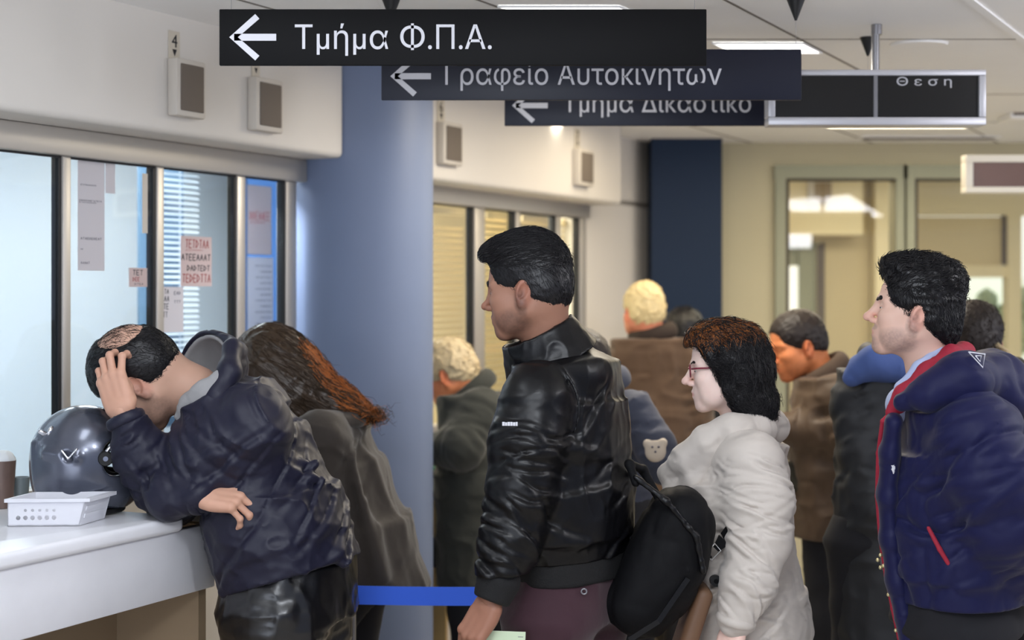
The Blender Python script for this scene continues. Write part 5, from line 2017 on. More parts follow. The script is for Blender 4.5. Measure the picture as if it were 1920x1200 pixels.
BW_HAND = beige_woman()
wp = empty('white_paper', BW_HAND.w((0.1, 0, -0.03)), 'folded white paper held in the hand of the woman in beige', 'paper')
mb = MB()
R = axes((0.75, 0.1, -0.65), (0.1, -1, 0.2))
mb.box((-0.03, -0.05, -0.0006), (0.09, 0.03, 0.0), M=Matrix.Translation(BW_HAND.w((0.10, 0.0, -0.030))) @ Matrix(np.block([[R, np.zeros((3, 1))], [np.zeros((1, 3)), np.ones((1, 1))]])))
mb.build('sheet', M_PAPER, wp)

# ---------------------------------------------------------------- black backpack between the young man and the woman
bp = empty('backpack', p3(1235, 1060, 3.84), 'black backpack with strap between leather jacket and beige coat', 'backpack')
Rb = rot(0, 28, 0)
S = SDF()
bc = p3(1232, 1050, 3.76)
S.box(bc, (0.078, 0.100, 0.185), 0.075, Rb, k=0.03)
S.ell(bc + Rb @ np.array((0.045, 0, -0.02)), (0.072, 0.095, 0.15), Rb, k=0.05)
S.disp(wrinkle(0.005, 14, 14, 10, 77))
body = sdf_obj('bag_body', S, 0.006, M_BAGN, bp)
S = SDF()
S.chain([(p3(1192, 895, 3.66), 0.007), (p3(1250, 940, 3.655), 0.007), (p3(1305, 1005, 3.66), 0.007), (p3(1318, 1070, 3.67), 0.007)], k=0.01, wr=(0.002, 60, 20, 2))
sdf_obj('zip_ridge', S, 0.003, M_LEATHER, bp)
S = SDF()
S.chain([(p3(1192, 905, 3.67), 0.010), (p3(1180, 870, 3.70), 0.010), (p3(1205, 880, 3.76), 0.010), (p3(1235, 935, 3.76), 0.010)], k=0.01)
sdf_obj('carry_loop', S, 0.003, M_BAGN, bp)
mb = MB()


def strap(mb, pts, w, nrm=(0, -1, 0), th=0.003):
    pts = [Vector(p) for p in pts]
    n = Vector(nrm)
    for i in range(len(pts) - 1):
        d = (pts[i + 1] - pts[i]).normalized()
        s = d.cross(n).normalized()
        w0, w1 = w if isinstance(w, tuple) else (w, w)
        t0 = w0 + (w1 - w0) * i / (len(pts) - 1)
        t1 = w0 + (w1 - w0) * (i + 1) / (len(pts) - 1)
        mb.prism([pts[i] - s * t0 / 2, pts[i] + s * t0 / 2, pts[i + 1] + s * t1 / 2, pts[i + 1] - s * t1 / 2], n * -th)


strap(mb, [p3(1270, 1100, 3.73), p3(1305, 1065, 3.74), p3(1332, 1040, 3.76)], 0.016)
mb.build('lower_strap', M_BAGN, bp)
mb = MB()
strap(mb, [p3(1342, 1030, 3.77), p3(1358, 1012, 3.775), p3(1378, 996, 3.80)], (0.016, 0.052))
mb.build('upper_strap', M_BAGN, bp)
mb = MB()
a, b = Vector(p3(1328, 1044, 3.757)), Vector(p3(1346, 1026, 3.767))
d = (b - a).normalized()
s = d.cross(Vector((0, -1, 0))).normalized() * 0.011
mb.tube([a - s, a + s, b + s, b - s, a - s], 0.0022, 8)
mb.build('buckle', M_BUCKLE, bp, smooth='all')
mb = MB()
strap(mb, [p3(1180, 1200, 3.64), p3(1235, 1165, 3.632), p3(1290, 1085, 3.66)], 0.012)
mb.build('piping', M_LEATHER, bp)
# brown bag below
S = SDF()
S.box(p3(1290, 1185, 3.80), (0.022, 0.07, 0.12), 0.02, rot(0, 18, 0))
o = sdf_obj('brown_bag', S, 0.006, mat('brown_leather', rgb(112, 82, 60), 0.55, bump=0.2))
tag(o, 'brown leather bag hanging just below the black backpack', 'bag')
recentre(o, p3(1290, 1185, 3.80))

# ---------------------------------------------------------------- man in the navy parka with red lining
M_PARKA = mat('navy_parka', rgb(17, 20, 64), 0.58, spec=0.25, bump=0.15, bscale=300, bdist=0.001, sheen=0.1, ridge=0.6, rscale=7, rdist=0.012, rinv=True)
M_RED = mat('red_lining', rgb(158, 30, 54), 0.75, bump=0.2, bscale=120)
M_SHIRT = mat('pale_blue_shirt', rgb(176, 190, 226), 0.75)
M_SNAP = mat('brass_snap', rgb(220, 208, 160), 0.3, metal=0.6)
M_LOGO = mat('white_embroidery', rgb(220, 220, 228), 0.7)


def parka_man():
    Y = 3.86
    f = yawed(14, 8)
    F = Frame(p3(1715, 584, Y), look(f), 0.955)
    bf = yawed(12)
    bl = left_of(bf)
    hipc = p3(1795, 1170, 3.9)
    A = [p3(1832, 815, 3.70), p3(1862, 900, 3.67), p3(1885, 985, 3.68), p3(1925, 1065, 3.78), p3(1950, 1100, 3.86)]
    nk = p3(1752, 715, 3.88)
    HF = Frame(A[4], axes((0.3, 0.9, -0.2), (1, -0.2, 0)), 0.98)
    core = [[(nk, 0.058), (p3(1790, 880, 3.9), 0.1), (hipc + (0, 0, 0.07), 0.08)], [(p3(1785, 790, 3.9), 0.06), (A[0], 0.045), (A[2], 0.035), (A[4], 0.026)]]
    o = person(F, rgb(226, 186, 168), 'dark haired man in navy parka with red lining, looking up', (hipc[0], hipc[1], 0), core=core, hands=[(HF, dict(mirror=-1))],
               neck=[(F.w((-0.03, 0, -0.05)), 0.057), (nk, 0.064)], beard=0.5, hp=dict(nose=0.95, chin=1.05))
    eyes(F, o, (1,))
    brows(F, o, M_BLACKHAIR, only=(1,), h=1.2)
    H = hair_cap(F, top=0.026, side=0.007, line=(0.056, 0.34, 0.068), low=(-0.024, 0.62),
                 quiff=[((0.045, 0, 0.108), (0.056, 0.058, 0.028)), ((-0.05, 0, 0.09), (0.06, 0.06, 0.045)), ((-0.055, 0, -0.04), (0.058, 0.06, 0.05))], rough=0.003, rs=60)
    surf = H.mesh(0.0032)
    hair = mesh_obj('hair', surf[0], surf[1], M_BLACKHAIR, o, relax=1)
    strands('hair_locks', H, surf, 1700, lambda p: np.tile(F.R @ np.array((-0.8, 0, 0.35)), (len(p), 1)) + S_up(p, F), M_BLACKHAIR, hair, 0.032, 5, 0.0012, 0.012, 7, maskfn=lambda p: F.loc(p)[:, 2] > 0.045, jitter=0.5)
    strands('back_locks', H, surf, 3000, lambda p: np.tile(F.R @ np.array((-0.3, 0, -1)), (len(p), 1)), M_BLACKHAIR, hair, 0.03, 5, 0.001, 0.004, 8, maskfn=lambda p: F.loc(p)[:, 2] < 0.06, jitter=0.35)
    S = SDF()
    S.loft([(p3(1765, 742, 3.89), 0.11, 0.10), (p3(1785, 800, 3.89), 0.20, 0.130), (p3(1788, 890, 3.9), 0.22, 0.172), (p3(1790, 1020, 3.9), 0.225, 0.172), (p3(1800, 1120, 3.9), 0.22, 0.165)], bl, k=0.04, wr=wrinkle(-0.006, 9, 12, 8, 13))
    S.chain([(A[0], 0.108), (A[1], 0.102), (A[2], 0.092)], k=0.035, wr=(-0.008, 16, 6, 22))
    S.chain([(A[2], 0.090), (A[3], 0.072), (A[4], 0.05)], k=0.03, wr=(-0.007, 24, 8, 29))
    S.chain([(p3(1790, 815, 4.09), 0.105), (p3(1840, 980, 4.12), 0.09), (p3(1925, 1085, 4.0), 0.06)], k=0.035)
    S.tor(A[0] + (-0.01, 0.04, -0.02), axes(bl, unit((0.15, 0.2, 1))) @ rot(0, 60, 0), 0.12, 0.11, 0.004, k=0.008) if False else None
    S.ell(p3(1778, 752, 3.90), (0.125, 0.15, 0.075), rot(0, 32, 0), k=0.0, mode='-') if False else None
    S.disp(creases(A[0], A[2], 9, 0.010, 0.009, 23, 0.115, facing=(-0.4, -0.9, 0), arc=0.8, slope=0.9, jit=0.6))
    S.disp(creases(p3(1780, 800, 3.9), p3(1795, 1120, 3.9), 10, 0.007, 0.008, 25, 0.22, facing=(-0.6, -0.8, 0), arc=0.5, slope=1.6, jit=1.4))
    S.plane(p3(1795, 1118, 3.9), (0, 0, -1))
    jk = sdf_obj('parka', S, 0.0046, M_PARKA, o)
    # hood bunched behind the neck
    S = SDF()
    S.chain([(p3(1690, 752, 3.75), 0.024), (p3(1745, 735, 3.72), 0.036), (p3(1808, 712, 3.73), 0.056), (p3(1862, 715, 3.84), 0.064), (p3(1862, 712, 3.96), 0.064), (p3(1808, 708, 4.06), 0.05), (p3(1735, 738, 4.04), 0.034)], k=0.05)
    S.ell(p3(1868, 748, 3.9), (0.085, 0.14, 0.085), k=0.05)
    S.disp(wrinkle(0.006, 12, 12, 14, 41))
    hd = sdf_obj('hood', S, 0.0055, M_PARKA, jk)
    # red lining showing inside the open collar
    S = SDF()
    ring = [p3(1672, 772, 3.79), p3(1700, 742, 3.77), p3(1745, 705, 3.765), p3(1785, 672, 3.79), p3(1808, 660, 3.88), p3(1785, 672, 3.98), p3(1740, 705, 4.0), p3(1700, 745, 3.98)]
    S.chain([(q, r) for q, r in zip(ring, (0.016, 0.026, 0.031, 0.029, 0.024, 0.024, 0.024, 0.02))], k=0.02, flat=((0, 1, 0), 0.8), wr=(0.002, 40, 30, 4))
    sdf_obj('red_lining', S, 0.004, M_RED, jk)
    # shirt collar
    S = SDF()
    ring = [p3(1682, 748, 3.83), p3(1690, 728, 3.80), p3(1725, 690, 3.79), p3(1762, 660, 3.82), p3(1775, 652, 3.88), p3(1755, 662, 3.95), p3(1715, 700, 3.96)]
    S.chain([(q, r) for q, r in zip(ring, (0.011, 0.014, 0.016, 0.015, 0.015, 0.015, 0.013))], k=0.015)
    S.ell(p3(1700, 760, 3.88), (0.05, 0.07, 0.05), k=0.02)
    sdf_obj('shirt_collar', S, 0.0035, M_SHIRT, o)
    # red piping down the front edge
    S = SDF()
    edge = [(1672, 772, 3.79), (1655, 790, 3.80), (1647, 850, 3.84), (1645, 930, 3.86), (1651, 1010, 3.87), (1662, 1080, 3.87), (1674, 1140, 3.87), (1688, 1205, 3.87)]
    S.chain([(p3(*e), 0.0058) for e in edge], k=0.004)
    sdf_obj('red_piping', S, 0.0025, M_RED, jk)
    S = SDF()
    S.chain([(p3(1676, 790, 3.775), 0.02), (p3(1668, 850, 3.80), 0.022), (p3(1664, 930, 3.82), 0.022), (p3(1668, 1010, 3.83), 0.022), (p3(1680, 1090, 3.83), 0.022), (p3(1704, 1200, 3.83), 0.022)], k=0.02, flat=((0, 1, 0), 1.5), wr=(0.002, 20, 10, 3))
    sdf_obj('front_placket', S, 0.004, M_PARKA, jk)
    S = SDF()
    S.chain([(p3(1741, 990, 3.69), 0.005), (p3(1762, 1030, 3.682), 0.006), (p3(1797, 1088, 3.685), 0.005)], k=0.003)
    sdf_obj('pocket_zip', S, 0.0025, M_RED, jk)
    for q in ((1646, 1050, 3.865), (1651, 1041, 3.865), (1657, 1061, 3.865), (1651, 1064, 3.865), (1666, 1115, 3.865), (1680, 1182, 3.865), (1738, 722, 3.735), (1724, 748, 3.735)):
        mb = MB()
        bmesh.ops.create_uvsphere(mb.bm, u_segments=12, v_segments=8, radius=0.0048, matrix=Matrix.Translation(p3(*q)))
        mb.build('snap', M_SNAP, jk, smooth='all')
    # embroidered triangle on the hood and small chest emblem
    mb = MB()
    tri = [p3(1816, 660, 3.668), p3(1847, 664, 3.668), p3(1843, 689, 3.664)]
    mb.tube(tri + [tri[0], tri[1]], 0.0018, 6)
    mb.tube([p3(1829, 667, 3.667), p3(1838, 678, 3.665), p3(1840, 667, 3.667), p3(1829, 667, 3.667)], 0.0014, 6)
    mb.build('hood_emblem', M_LOGO, hd)
    S = SDF()
    S.ell(p3(1674, 868, 3.772), (0.006, 0.004, 0.028), rot(0, -4, 0))
    S.disp(lambda p: -0.002 * fold(p * 180, 3))
    sdf_obj('chest_emblem', S, 0.0022, M_LOGO, jk)
    ends, tr = legs(M_DARKLINE, o, hipc, bl, p3(1795, 1080, 3.9), vox=0.01, rad=(0.11, 0.08, 0.065), band=(0.19, 0.15))
    shoes(o, ends, bf, M_SHOE)


def S_up(p, F):
    return np.tile(F.R @ np.array((0, 0, 0.5)), (len(p), 1)) * np.clip(vnoise(p * 70, 3), 0, 1)[:, None] * 2


parka_man()

# ---------------------------------------------------------------- people farther back
def bystander(label, C, f, sh, sh_w, depth, hem_z, M_coat, skin, hair, hairkw, bfy, arm_near=None, arm_far=None, M_legs=None, s=1.0, folds=0.006, vox=0.008, beard=0.0, hairlocks=0, extra=None, hp=None, seed=1, handsw=()):
    """A standing person: head frame at C, shoulder centre sh, coat down to hem_z."""
    F = Frame(C, look(f), s)
    bl = left_of(bfy)
    sh = np.array(sh)
    hip = np.array((sh[0], sh[1], 0.92))
    hip[:2] += np.array(bfy[:2]) * -0.02
    core = [[(sh, 0.055), ((sh + hip) / 2, 0.1), (hip + (0, 0, 0.07), 0.08)]]
    S = SDF()
    nb = sh + (0, 0, 0.045)
    mid = sh * 0.55 + np.array((hip[0], hip[1], hem_z)) * 0.45
    S.loft([(nb, 0.10, 0.085), (sh - (0, 0, 0.015), sh_w, depth * 0.85), (mid, sh_w * 1.05, depth), (np.array((hip[0], hip[1], hem_z - 0.02)), sh_w * 1.05, depth * 1.05)], bl, k=0.04, wr=wrinkle(folds, 11, 11, 13, seed))
    for a in (arm_near, arm_far):
        if a:
            S.chain(a, k=0.035, wr=(folds, 24, 8, seed + 9))
            core.append([(sh, 0.06)] + [(q, min(0.035, r * 0.55)) for q, r in a])
    for i, ch in enumerate((arm_near, arm_far)):
        if ch:
            S.disp(creases(ch[0][0], ch[1][0], 9, 0.007, 0.009, seed + i, 0.085))
            if len(ch) > 2:
                S.disp(creases(ch[1][0], ch[2][0], 7, 0.007, 0.009, seed + i + 5, 0.08))
    S.plane((0, 0, hem_z), (0, 0, -1))
    o = person(F, skin, label, (hip[0], hip[1], 0), core=core, vox=0.004, neck=[(F.w((-0.035, 0, -0.05)), 0.055 * s), (sh + (0, 0, 0.02), 0.062)], beard=beard, hp=hp, hands=handsw)
    ct = sdf_obj('coat', S, vox, M_coat, o)
    S = SDF()
    ax = unit(F.t - sh)
    S.tor(nb + ax * 0.02, axes(bfy - ax * (np.array(bfy) @ ax), ax), 0.080, 0.085, 0.022, k=0.02, rz=0.035)
    sdf_obj('collar', S, 0.006, extra or M_coat, ct)
    if hair is not None:
        H = hair_cap(F, **hairkw)
        surf = H.mesh(0.0045)
        h = mesh_obj('hair', surf[0], surf[1], hair, o, relax=1)
        if hairlocks:
            strands('hair_locks', H, surf, hairlocks, lambda p: np.tile(F.R @ np.array((-0.5, 0, -0.6)), (len(p), 1)), hair, h, 0.035, 5, 0.0013, 0.006, seed, jitter=0.5)
    ends, tr = legs(M_legs or M_DARKLINE, o, hip, bl, hip + (0, 0, 0.08), vox=0.014, rad=(0.095, 0.065, 0.055), seed=seed)
    shoes(o, ends, bfy, M_SHOE)
    return o, ct, F


# elderly man at the far counter, half behind the pillar
M_OLIVEG = mat('dark_olive_wool', rgb(44, 46, 41), 0.85, bump=0.3, bscale=60, var=0.1, sheen=0.15)
Y = 5.95
bystander('grey haired older man in dark coat at the far counter beside the pillar', p3(842, 702, Y), unit((-0.80, 0.30, -0.42)), p3(893, 762, Y), 0.19, 0.15, p3(0, 1095, Y)[2], M_OLIVEG, rgb(222, 140, 96), M_GREYHAIR,
          dict(top=0.014, side=0.010, line=(0.055, 0.3, 0.07), low=(-0.03, 0.5), rough=0.006, rs=50), unit((-0.9, 0.4, 0)),
          arm_near=[(p3(902, 770, 5.80), 0.085), (p3(865, 840, 5.72), 0.075), (p3(812, 842, 5.80), 0.055)], arm_far=[(p3(890, 770, 6.10), 0.085), (p3(850, 840, 6.15), 0.07)], seed=3, hairlocks=500)

# white haired man seen from behind
M_BROWNJ = mat('brown_suede_jacket', rgb(84, 62, 44), 0.8, bump=0.3, bscale=50, var=0.12, sheen=0.2)
M_DKCOLLAR = mat('dark_brown_collar', rgb(48, 36, 30), 0.85)
Y = 6.75
bystander('white haired man in brown jacket seen from behind', p3(1207, 584, Y), unit((-0.28, 0.95, -0.05)), p3(1226, 656, Y), 0.185, 0.13, p3(0, 960, Y)[2], M_BROWNJ, rgb(226, 146, 116), M_WHITEHAIR,
          dict(top=0.008, side=0.006, low=(-0.055, 0.12), rough=0.004, rs=50), unit((-0.2, 1, 0)),
          arm_near=[(p3(1150, 690, Y), 0.075), (p3(1140, 830, Y), 0.068), (p3(1150, 900, Y + .2), 0.05)], arm_far=[(p3(1300, 690, Y), 0.075), (p3(1312, 830, Y), 0.068), (p3(1300, 900, Y + .2), 0.05)], seed=5, hairlocks=500, extra=M_DKCOLLAR)

# dark haired person beyond him
Y = 7.45
bystander('dark haired person in black standing beyond the brown suede jacket', p3(1284, 628, Y), unit((0.3, 0.95, 0)), p3(1288, 705, Y), 0.19, 0.12, 0.75, M_DARKLINE, rgb(205, 150, 120), M_BLACKHAIR,
          dict(top=0.014, side=0.012, low=(-0.08, 0.1), rough=0.004, rs=50), unit((0.2, 1, 0)), seed=6, vox=0.012)

# short person in grey-blue with a sleeve patch, mostly behind the young man
M_GREYBLUE = mat('grey_blue_cotton', rgb(62, 66, 82), 0.85, bump=0.3, bscale=60, sheen=0.1)
M_PATCH = mat('pale_patch', rgb(206, 192, 174), 0.8, bump=0.3, bscale=120)
Y = 4.95
o, ct, F = bystander('short person in grey blue top with round sleeve patch behind young man', p3(1090, 690, Y), unit((-0.5, 0.86, 0)), p3(1128, 765, Y), 0.16, 0.11, p3(0, 1100, Y)[2], M_GREYBLUE, rgb(205, 165, 145), M_DARKHAIR,
                     dict(top=0.012, side=0.010, low=(-0.06, 0.2)), unit((-0.4, 0.9, 0)), arm_near=[(p3(1192, 772, 4.86), 0.062), (p3(1226, 832, 4.82), 0.056), (p3(1250, 880, 4.80), 0.05)], seed=8, s=0.92)
S = SDF()
S.ell(p3(1229, 846, 4.752), (0.032, 0.014, 0.034), k=0.01)
S.ell(p3(1214, 832, 4.755), (0.014, 0.012, 0.014), k=0.008)
S.ell(p3(1243, 830, 4.755), (0.014, 0.012, 0.014), k=0.008)
sdf_obj('sleeve_patch', S, 0.004, M_PATCH, ct)
for q in ((1223, 838, 4.738), (1235, 838, 4.738), (1229, 847, 4.737)):
    mb = MB()
    bmesh.ops.create_uvsphere(mb.bm, u_segments=10, v_segments=6, radius=0.0035, matrix=Matrix.Translation(p3(*q)))
    mb.build('patch_mark', M_INK, ct, smooth='all')

# man in brown quilted jacket, arms folded in front
M_BROWNQ = mat('brown_quilted', rgb(74, 54, 34), 0.6, bump=0.3, bscale=40, var=0.15, sheen=0.1)
M_BROWNC = mat('taupe_collar', rgb(74, 58, 46), 0.85)
M_OLIVES = mat('dark_olive_front', rgb(44, 40, 28), 0.8)
Y = 5.7
HFb = Frame(p3(1470, 800, 5.58), axes((-0.95, 0.2, 0.1), (-0.2, -0.9, 0.3)), 1.0)
o, ct, F = bystander('man in brown quilted jacket with folded arms and bowed head', p3(1495, 647, Y), unit((-0.93, -0.20, -0.26)), p3(1550, 730, Y), 0.205, 0.135, p3(0, 1000, Y)[2], M_BROWNQ, rgb(214, 132, 84), M_DARKHAIR,
                     dict(top=0.006, side=0.005, line=(0.062, 0.25, 0.064), low=(-0.02, 0.4), rough=0.003), unit((-0.9, 0.35, 0)),
                     arm_near=[(p3(1572, 745, 5.52), 0.080), (p3(1592, 815, 5.50), 0.074), (p3(1475, 802, 5.56), 0.052)], arm_far=[(p3(1530, 745, 5.9), 0.08), (p3(1520, 830, 5.95), 0.07), (p3(1450, 830, 5.75), 0.05)],
                     seed=12, beard=0.3, extra=M_BROWNC, handsw=[(HFb, dict(mirror=-1, curl=((20, 30, 20),) * 4))], hp=dict(nose=0.85, jaw=0.9))
S = SDF()
S.loft([(p3(1512, 870, 5.66), 0.10, 0.10), (p3(1512, 925, 5.64), 0.10, 0.12)], left_of(unit((-0.9, 0.35, 0))), k=0.01)
sdf_obj('vest_front', S, 0.01, M_OLIVES, ct)
for q, r, m in (((1556, 923, 5.525), 0.010, M_SNAP), ((1583, 970, 5.52), 0.012, M_PATCH)):
    mb = MB()
    bmesh.ops.create_uvsphere(mb.bm, u_segments=12, v_segments=8, radius=r, matrix=Matrix.Translation(p3(*q)))
    mb.build('zip_pull', m, ct, smooth='all')

# person in charcoal jacket with blue hood, hidden behind the parka man
M_CHAR = mat('charcoal_nylon', rgb(27, 29, 34), 0.6, bump=0.3, bscale=40)
M_BLUEH = mat('denim_blue_hood', rgb(70, 92, 150), 0.8, bump=0.3, bscale=80)
Y = 4.6
o, ct, F = bystander('person in charcoal jacket and blue hood behind the parka man', p3(1712, 600, Y), unit((0.2, 0.97, 0)), p3(1672, 722, Y), 0.155, 0.14, 0.60, M_CHAR, rgb(205, 160, 140), M_BLACKHAIR,
                     dict(top=0.01, side=0.008, low=(-0.06, 0.2)), unit((0.1, 1, 0)), arm_near=[(p3(1602, 760, Y), 0.066), (p3(1625, 850, Y - .05), 0.062), (p3(1650, 960, Y - .1), 0.05)], seed=14)
S = SDF()
S.ell(p3(1648, 690, 4.52), (0.085, 0.08, 0.042), rot(0, 12, 0), k=0.02)
S.chain([(p3(1600, 705, 4.5), 0.03), (p3(1640, 675, 4.46), 0.035), (p3(1690, 690, 4.46), 0.03)], k=0.03, wr=(0.004, 25, 12, 4))
sdf_obj('blue_hood', S, 0.006, M_BLUEH, ct)

# dark haired person with furry hood at the picture's edge
M_FUR = mat('tan_fur', rgb(176, 156, 122), 0.95, bump=0.6, bscale=120)
M_OLIVEC = mat('olive_parka', rgb(66, 62, 52), 0.85, bump=0.3, bscale=60)
Y = 5.0
o, ct, F = bystander('dark haired person with fair streaks and fur trimmed olive hood behind the navy parka', p3(1828, 642, Y), unit((0.35, 0.93, -0.05)), p3(1868, 745, Y), 0.19, 0.13, 0.65, M_OLIVEC, rgb(205, 165, 145), M_DARKHAIR,
                     dict(top=0.012, side=0.010, low=(-0.10, 0.0), rough=0.003), unit((0.4, 0.9, 0)), seed=16, hairlocks=500)
S = SDF()
S.chain([(p3(1850, 690, 4.92), 0.022), (p3(1892, 700, 4.88), 0.026), (p3(1915, 740, 4.88), 0.024), (p3(1920, 800, 4.9), 0.02)], k=0.03, wr=(0.005, 60, 50, 5))
fur = sdf_obj('fur_trim', S, 0.005, M_FUR, ct)
H = SDF()
H.chain([(p3(1852, 640, 4.93), 0.02), (p3(1878, 672, 4.89), 0.022), (p3(1900, 715, 4.86), 0.014)], k=0.03)
surf = H.mesh(0.005)
strands('fair_locks', H, surf, 350, lambda p: np.tile(unit((0.5, 0, -0.8)), (len(p), 1)), M_GREYHAIR, o, 0.09, 6, 0.0012, 0.005, 9, jitter=0.25)

# ================================================================ things on the counters
M_HELM = mat('helmet_graphite', rgb(92, 96, 110), 0.24, metal=0.55, spec=0.6, coat=0.6)
M_RUBBER = mat('black_rubber', rgb(14, 14, 16), 0.6)
M_CHROME = mat('chrome', rgb(215, 215, 220), 0.12, metal=1.0)
YH = 3.90
hc = np.array((p3(161, 0, YH)[0], YH, CT + 0.128))
hf = unit((0.94, 0.34, 0.02))                      # the visor opening faces the man
FH = Frame(hc, look(hf), 1.0)
hm = empty('motorcycle_helmet', (hc[0], hc[1], CT), 'shiny graphite motorcycle helmet standing on the marble counter', 'helmet')


def helmet_outer(S, g=0.0):
    S.ell((-0.004, 0, 0.012), (0.128 + g, 0.118 + g, 0.122 + g), k=0.03)
    S.ell((-0.012, 0, -0.060), (0.108 + g, 0.104 + g, 0.085 + g), k=0.05)
    S.ell((0.060, 0, -0.062), (0.078 + g, 0.086 + g, 0.056 + g), k=0.04)


S = SDF(FH)
helmet_outer(S)
S.ell((-0.004, 0, 0.0), (0.112, 0.098, 0.104), k=0.01, mode='-')
S.ell((-0.004, 0, -0.08), (0.092, 0.086, 0.09), k=0.01, mode='-')
S.box((0.115, 0, 0.010), (0.085, 0.13, 0.042), 0.03, k=0.008, mode='-')
S.plane((0, 0, -0.1265), (0, 0, -1), 0.01)
# swept side ridge and vent hollow
for s in (1, -1):
    S.cap((-0.10, s * 0.075, 0.030), (-0.03, s * 0.116, 0.020), 0.005, 0.004, k=0.02)
    S.ell((-0.052, s * 0.110, 0.022), (0.016, 0.008, 0.011), rot(0, 30, 0), k=0.008, mode='-')
S.cap((-0.124, -0.03, 0.05), (-0.113, -0.045, -0.09), 0.003, 0.003, k=0.02)
sdf_obj('shell', S, 0.0032, M_HELM, hm, relax=2)
S = SDF(FH)
S.ell((-0.004, 0, 0.0), (0.1125, 0.0985, 0.1045), k=0.01)
S.ell((-0.004, 0, -0.08), (0.093, 0.087, 0.088), k=0.01)
S.ell((0.0, 0, 0.0), (0.096, 0.080, 0.092), k=0.01, mode='-')
S.ell((0.0, 0, -0.08), (0.078, 0.070, 0.09), k=0.01, mode='-')
S.box((0.115, 0, 0.010), (0.080, 0.13, 0.036), 0.03, k=0.008, mode='-')
S.plane((0, 0, -0.124), (0, 0, -1), 0.004)
sdf_obj('padding', S, 0.005, M_RUBBER, hm)
S = SDF(FH)       # rubber edge of the visor opening
loop = []
for i in range(33):
    a = i / 32 * 2 * math.pi
    y, z = 0.118 * math.cos(a), 0.010 + 0.043 * math.sin(a)
    y = math.copysign(abs(math.cos(a)) ** 0.6, math.cos(a)) * 0.106
    z = 0.010 + math.copysign(abs(math.sin(a)) ** 0.7, math.sin(a)) * 0.043
    x = 0.126 * math.sqrt(max(0.02, 1 - (y / 0.119) ** 2 * 0.97)) - 0.004
    loop.append(((x, y, z), 0.0052))
S.chain(loop, k=0.004)
sdf_obj('visor_gasket', S, 0.0028, M_RUBBER, hm)
for s in (1, -1):
    mb = MB()
    mb.cyl(FH.w((0.035, s * 0.112, 0.012)), FH.w((0.035, s * 0.121, 0.012)), 0.019, 0.016, 28)
    pv = mb.build('visor_pivot', M_RUBBER, hm, smooth=True)
    mb = MB()
    mb.cyl(FH.w((0.035, s * 0.1205, 0.012)), FH.w((0.035, s * 0.1225, 0.012)), 0.007, 0.006, 20)
    mb.build('screw', M_CHROME, pv, smooth=True)
    S = SDF(FH)
    S.cap((0.040, s * 0.114, 0.030), (0.085, s * 0.098, 0.068), 0.006, 0.008, k=0.004)
    S.cap((0.085, s * 0.098, 0.068), (0.120, s * 0.045, 0.075), 0.008, 0.008, k=0.004)
    sdf_obj('visor_arm', S, 0.003, M_CHROME, hm)
S = SDF(FH)
S.cap((-0.064, -0.1085, 0.036), (-0.050, -0.1125, 0.016), 0.0028, 0.0026, k=0.002)
S.cap((-0.050, -0.1125, 0.016), (-0.030, -0.1150, 0.038), 0.0026, 0.0032, k=0.002)
sdf_obj('side_vent', S, 0.0016, M_CHROME, hm)
S = SDF(FH)
S.tor((-0.012, 0, -0.121), np.eye(3), 0.098, 0.092, 0.006)
sdf_obj('neck_edge', S, 0.003, M_RUBBER, hm)
S = SDF(FH)       # chrome intake high at the back
S.ell((-0.098, -0.048, 0.070), (0.022, 0.012, 0.007), rot(0, 35, 30), k=0.004)
S.ell((-0.084, -0.060, 0.078), (0.010, 0.006, 0.014), rot(0, 20, 30), k=0.004)
sdf_obj('rear_vent', S, 0.002, M_CHROME, hm)

# white plastic tray with round holes
M_TRAY = mat('white_plastic', rgb(226, 226, 232), 0.35)
tb = empty('plastic_tray', (p3(100, 0, 3.70)[0], 3.72, CT), 'white perforated plastic tray at the counter edge beside the helmet', 'tray')
Yt = 3.66
xa, xb = p3(14, 0, Yt)[0], p3(146, 0, Yt)[0]
L, Dp, Ht = xb - xa, 0.125, 0.063
ang = math.radians(4)
MT = Matrix.Translation((xa, Yt, CT + 0.0008)) @ Matrix.Rotation(ang, 4, 'Z')


def holed_wall(mb, p, u, v, w, h, nu, rows, th, nrm):
    """A wall w by h with rows of round holes; rows = [(height, radius, from, to)]."""
    p, u, v, nrm = Vector(p), Vector(u), Vector(v), Vector(nrm)
    bands = []
    z = 0.0
    for hz, r, i0, i1 in rows:
        c = w / nu
        bands.append((z, hz - c / 2, None))
        bands.append((hz - c / 2, hz + c / 2, (r, i0, i1)))
        z = hz + c / 2
    bands.append((z, h, None))
    for z0, z1, hole in bands:
        for i in range(nu):
            x0, x1 = i * w / nu, (i + 1) * w / nu
            if hole is None or not (hole[1] <= i < hole[2]):
                if z1 - z0 > 1e-5:
                    mb.prism([p + u * x0 + v * z0, p + u * x1 + v * z0, p + u * x1 + v * z1, p + u * x0 + v * z1], nrm * th)
                continue
            cx, cz, r = (x0 + x1) / 2, (z0 + z1) / 2, hole[0]
            hx, hz = (x1 - x0) / 2, (z1 - z0) / 2
            n = 16
            for k in range(n):
                a0, a1 = 2 * math.pi * k / n, 2 * math.pi * (k + 1) / n

                def edge(a):
                    c, s = math.cos(a), math.sin(a)
                    q = 1 / max(abs(c), abs(s))
                    return cx + hx * c * q, cz + hz * s * q
                e0, e1 = edge(a0), edge(a1)
                i0, i1 = (cx + r * math.cos(a0), cz + r * math.sin(a0)), (cx + r * math.cos(a1), cz + r * math.sin(a1))
                mb.prism([p + u * q[0] + v * q[1] for q in (i0, e0, e1, i1)], nrm * th)


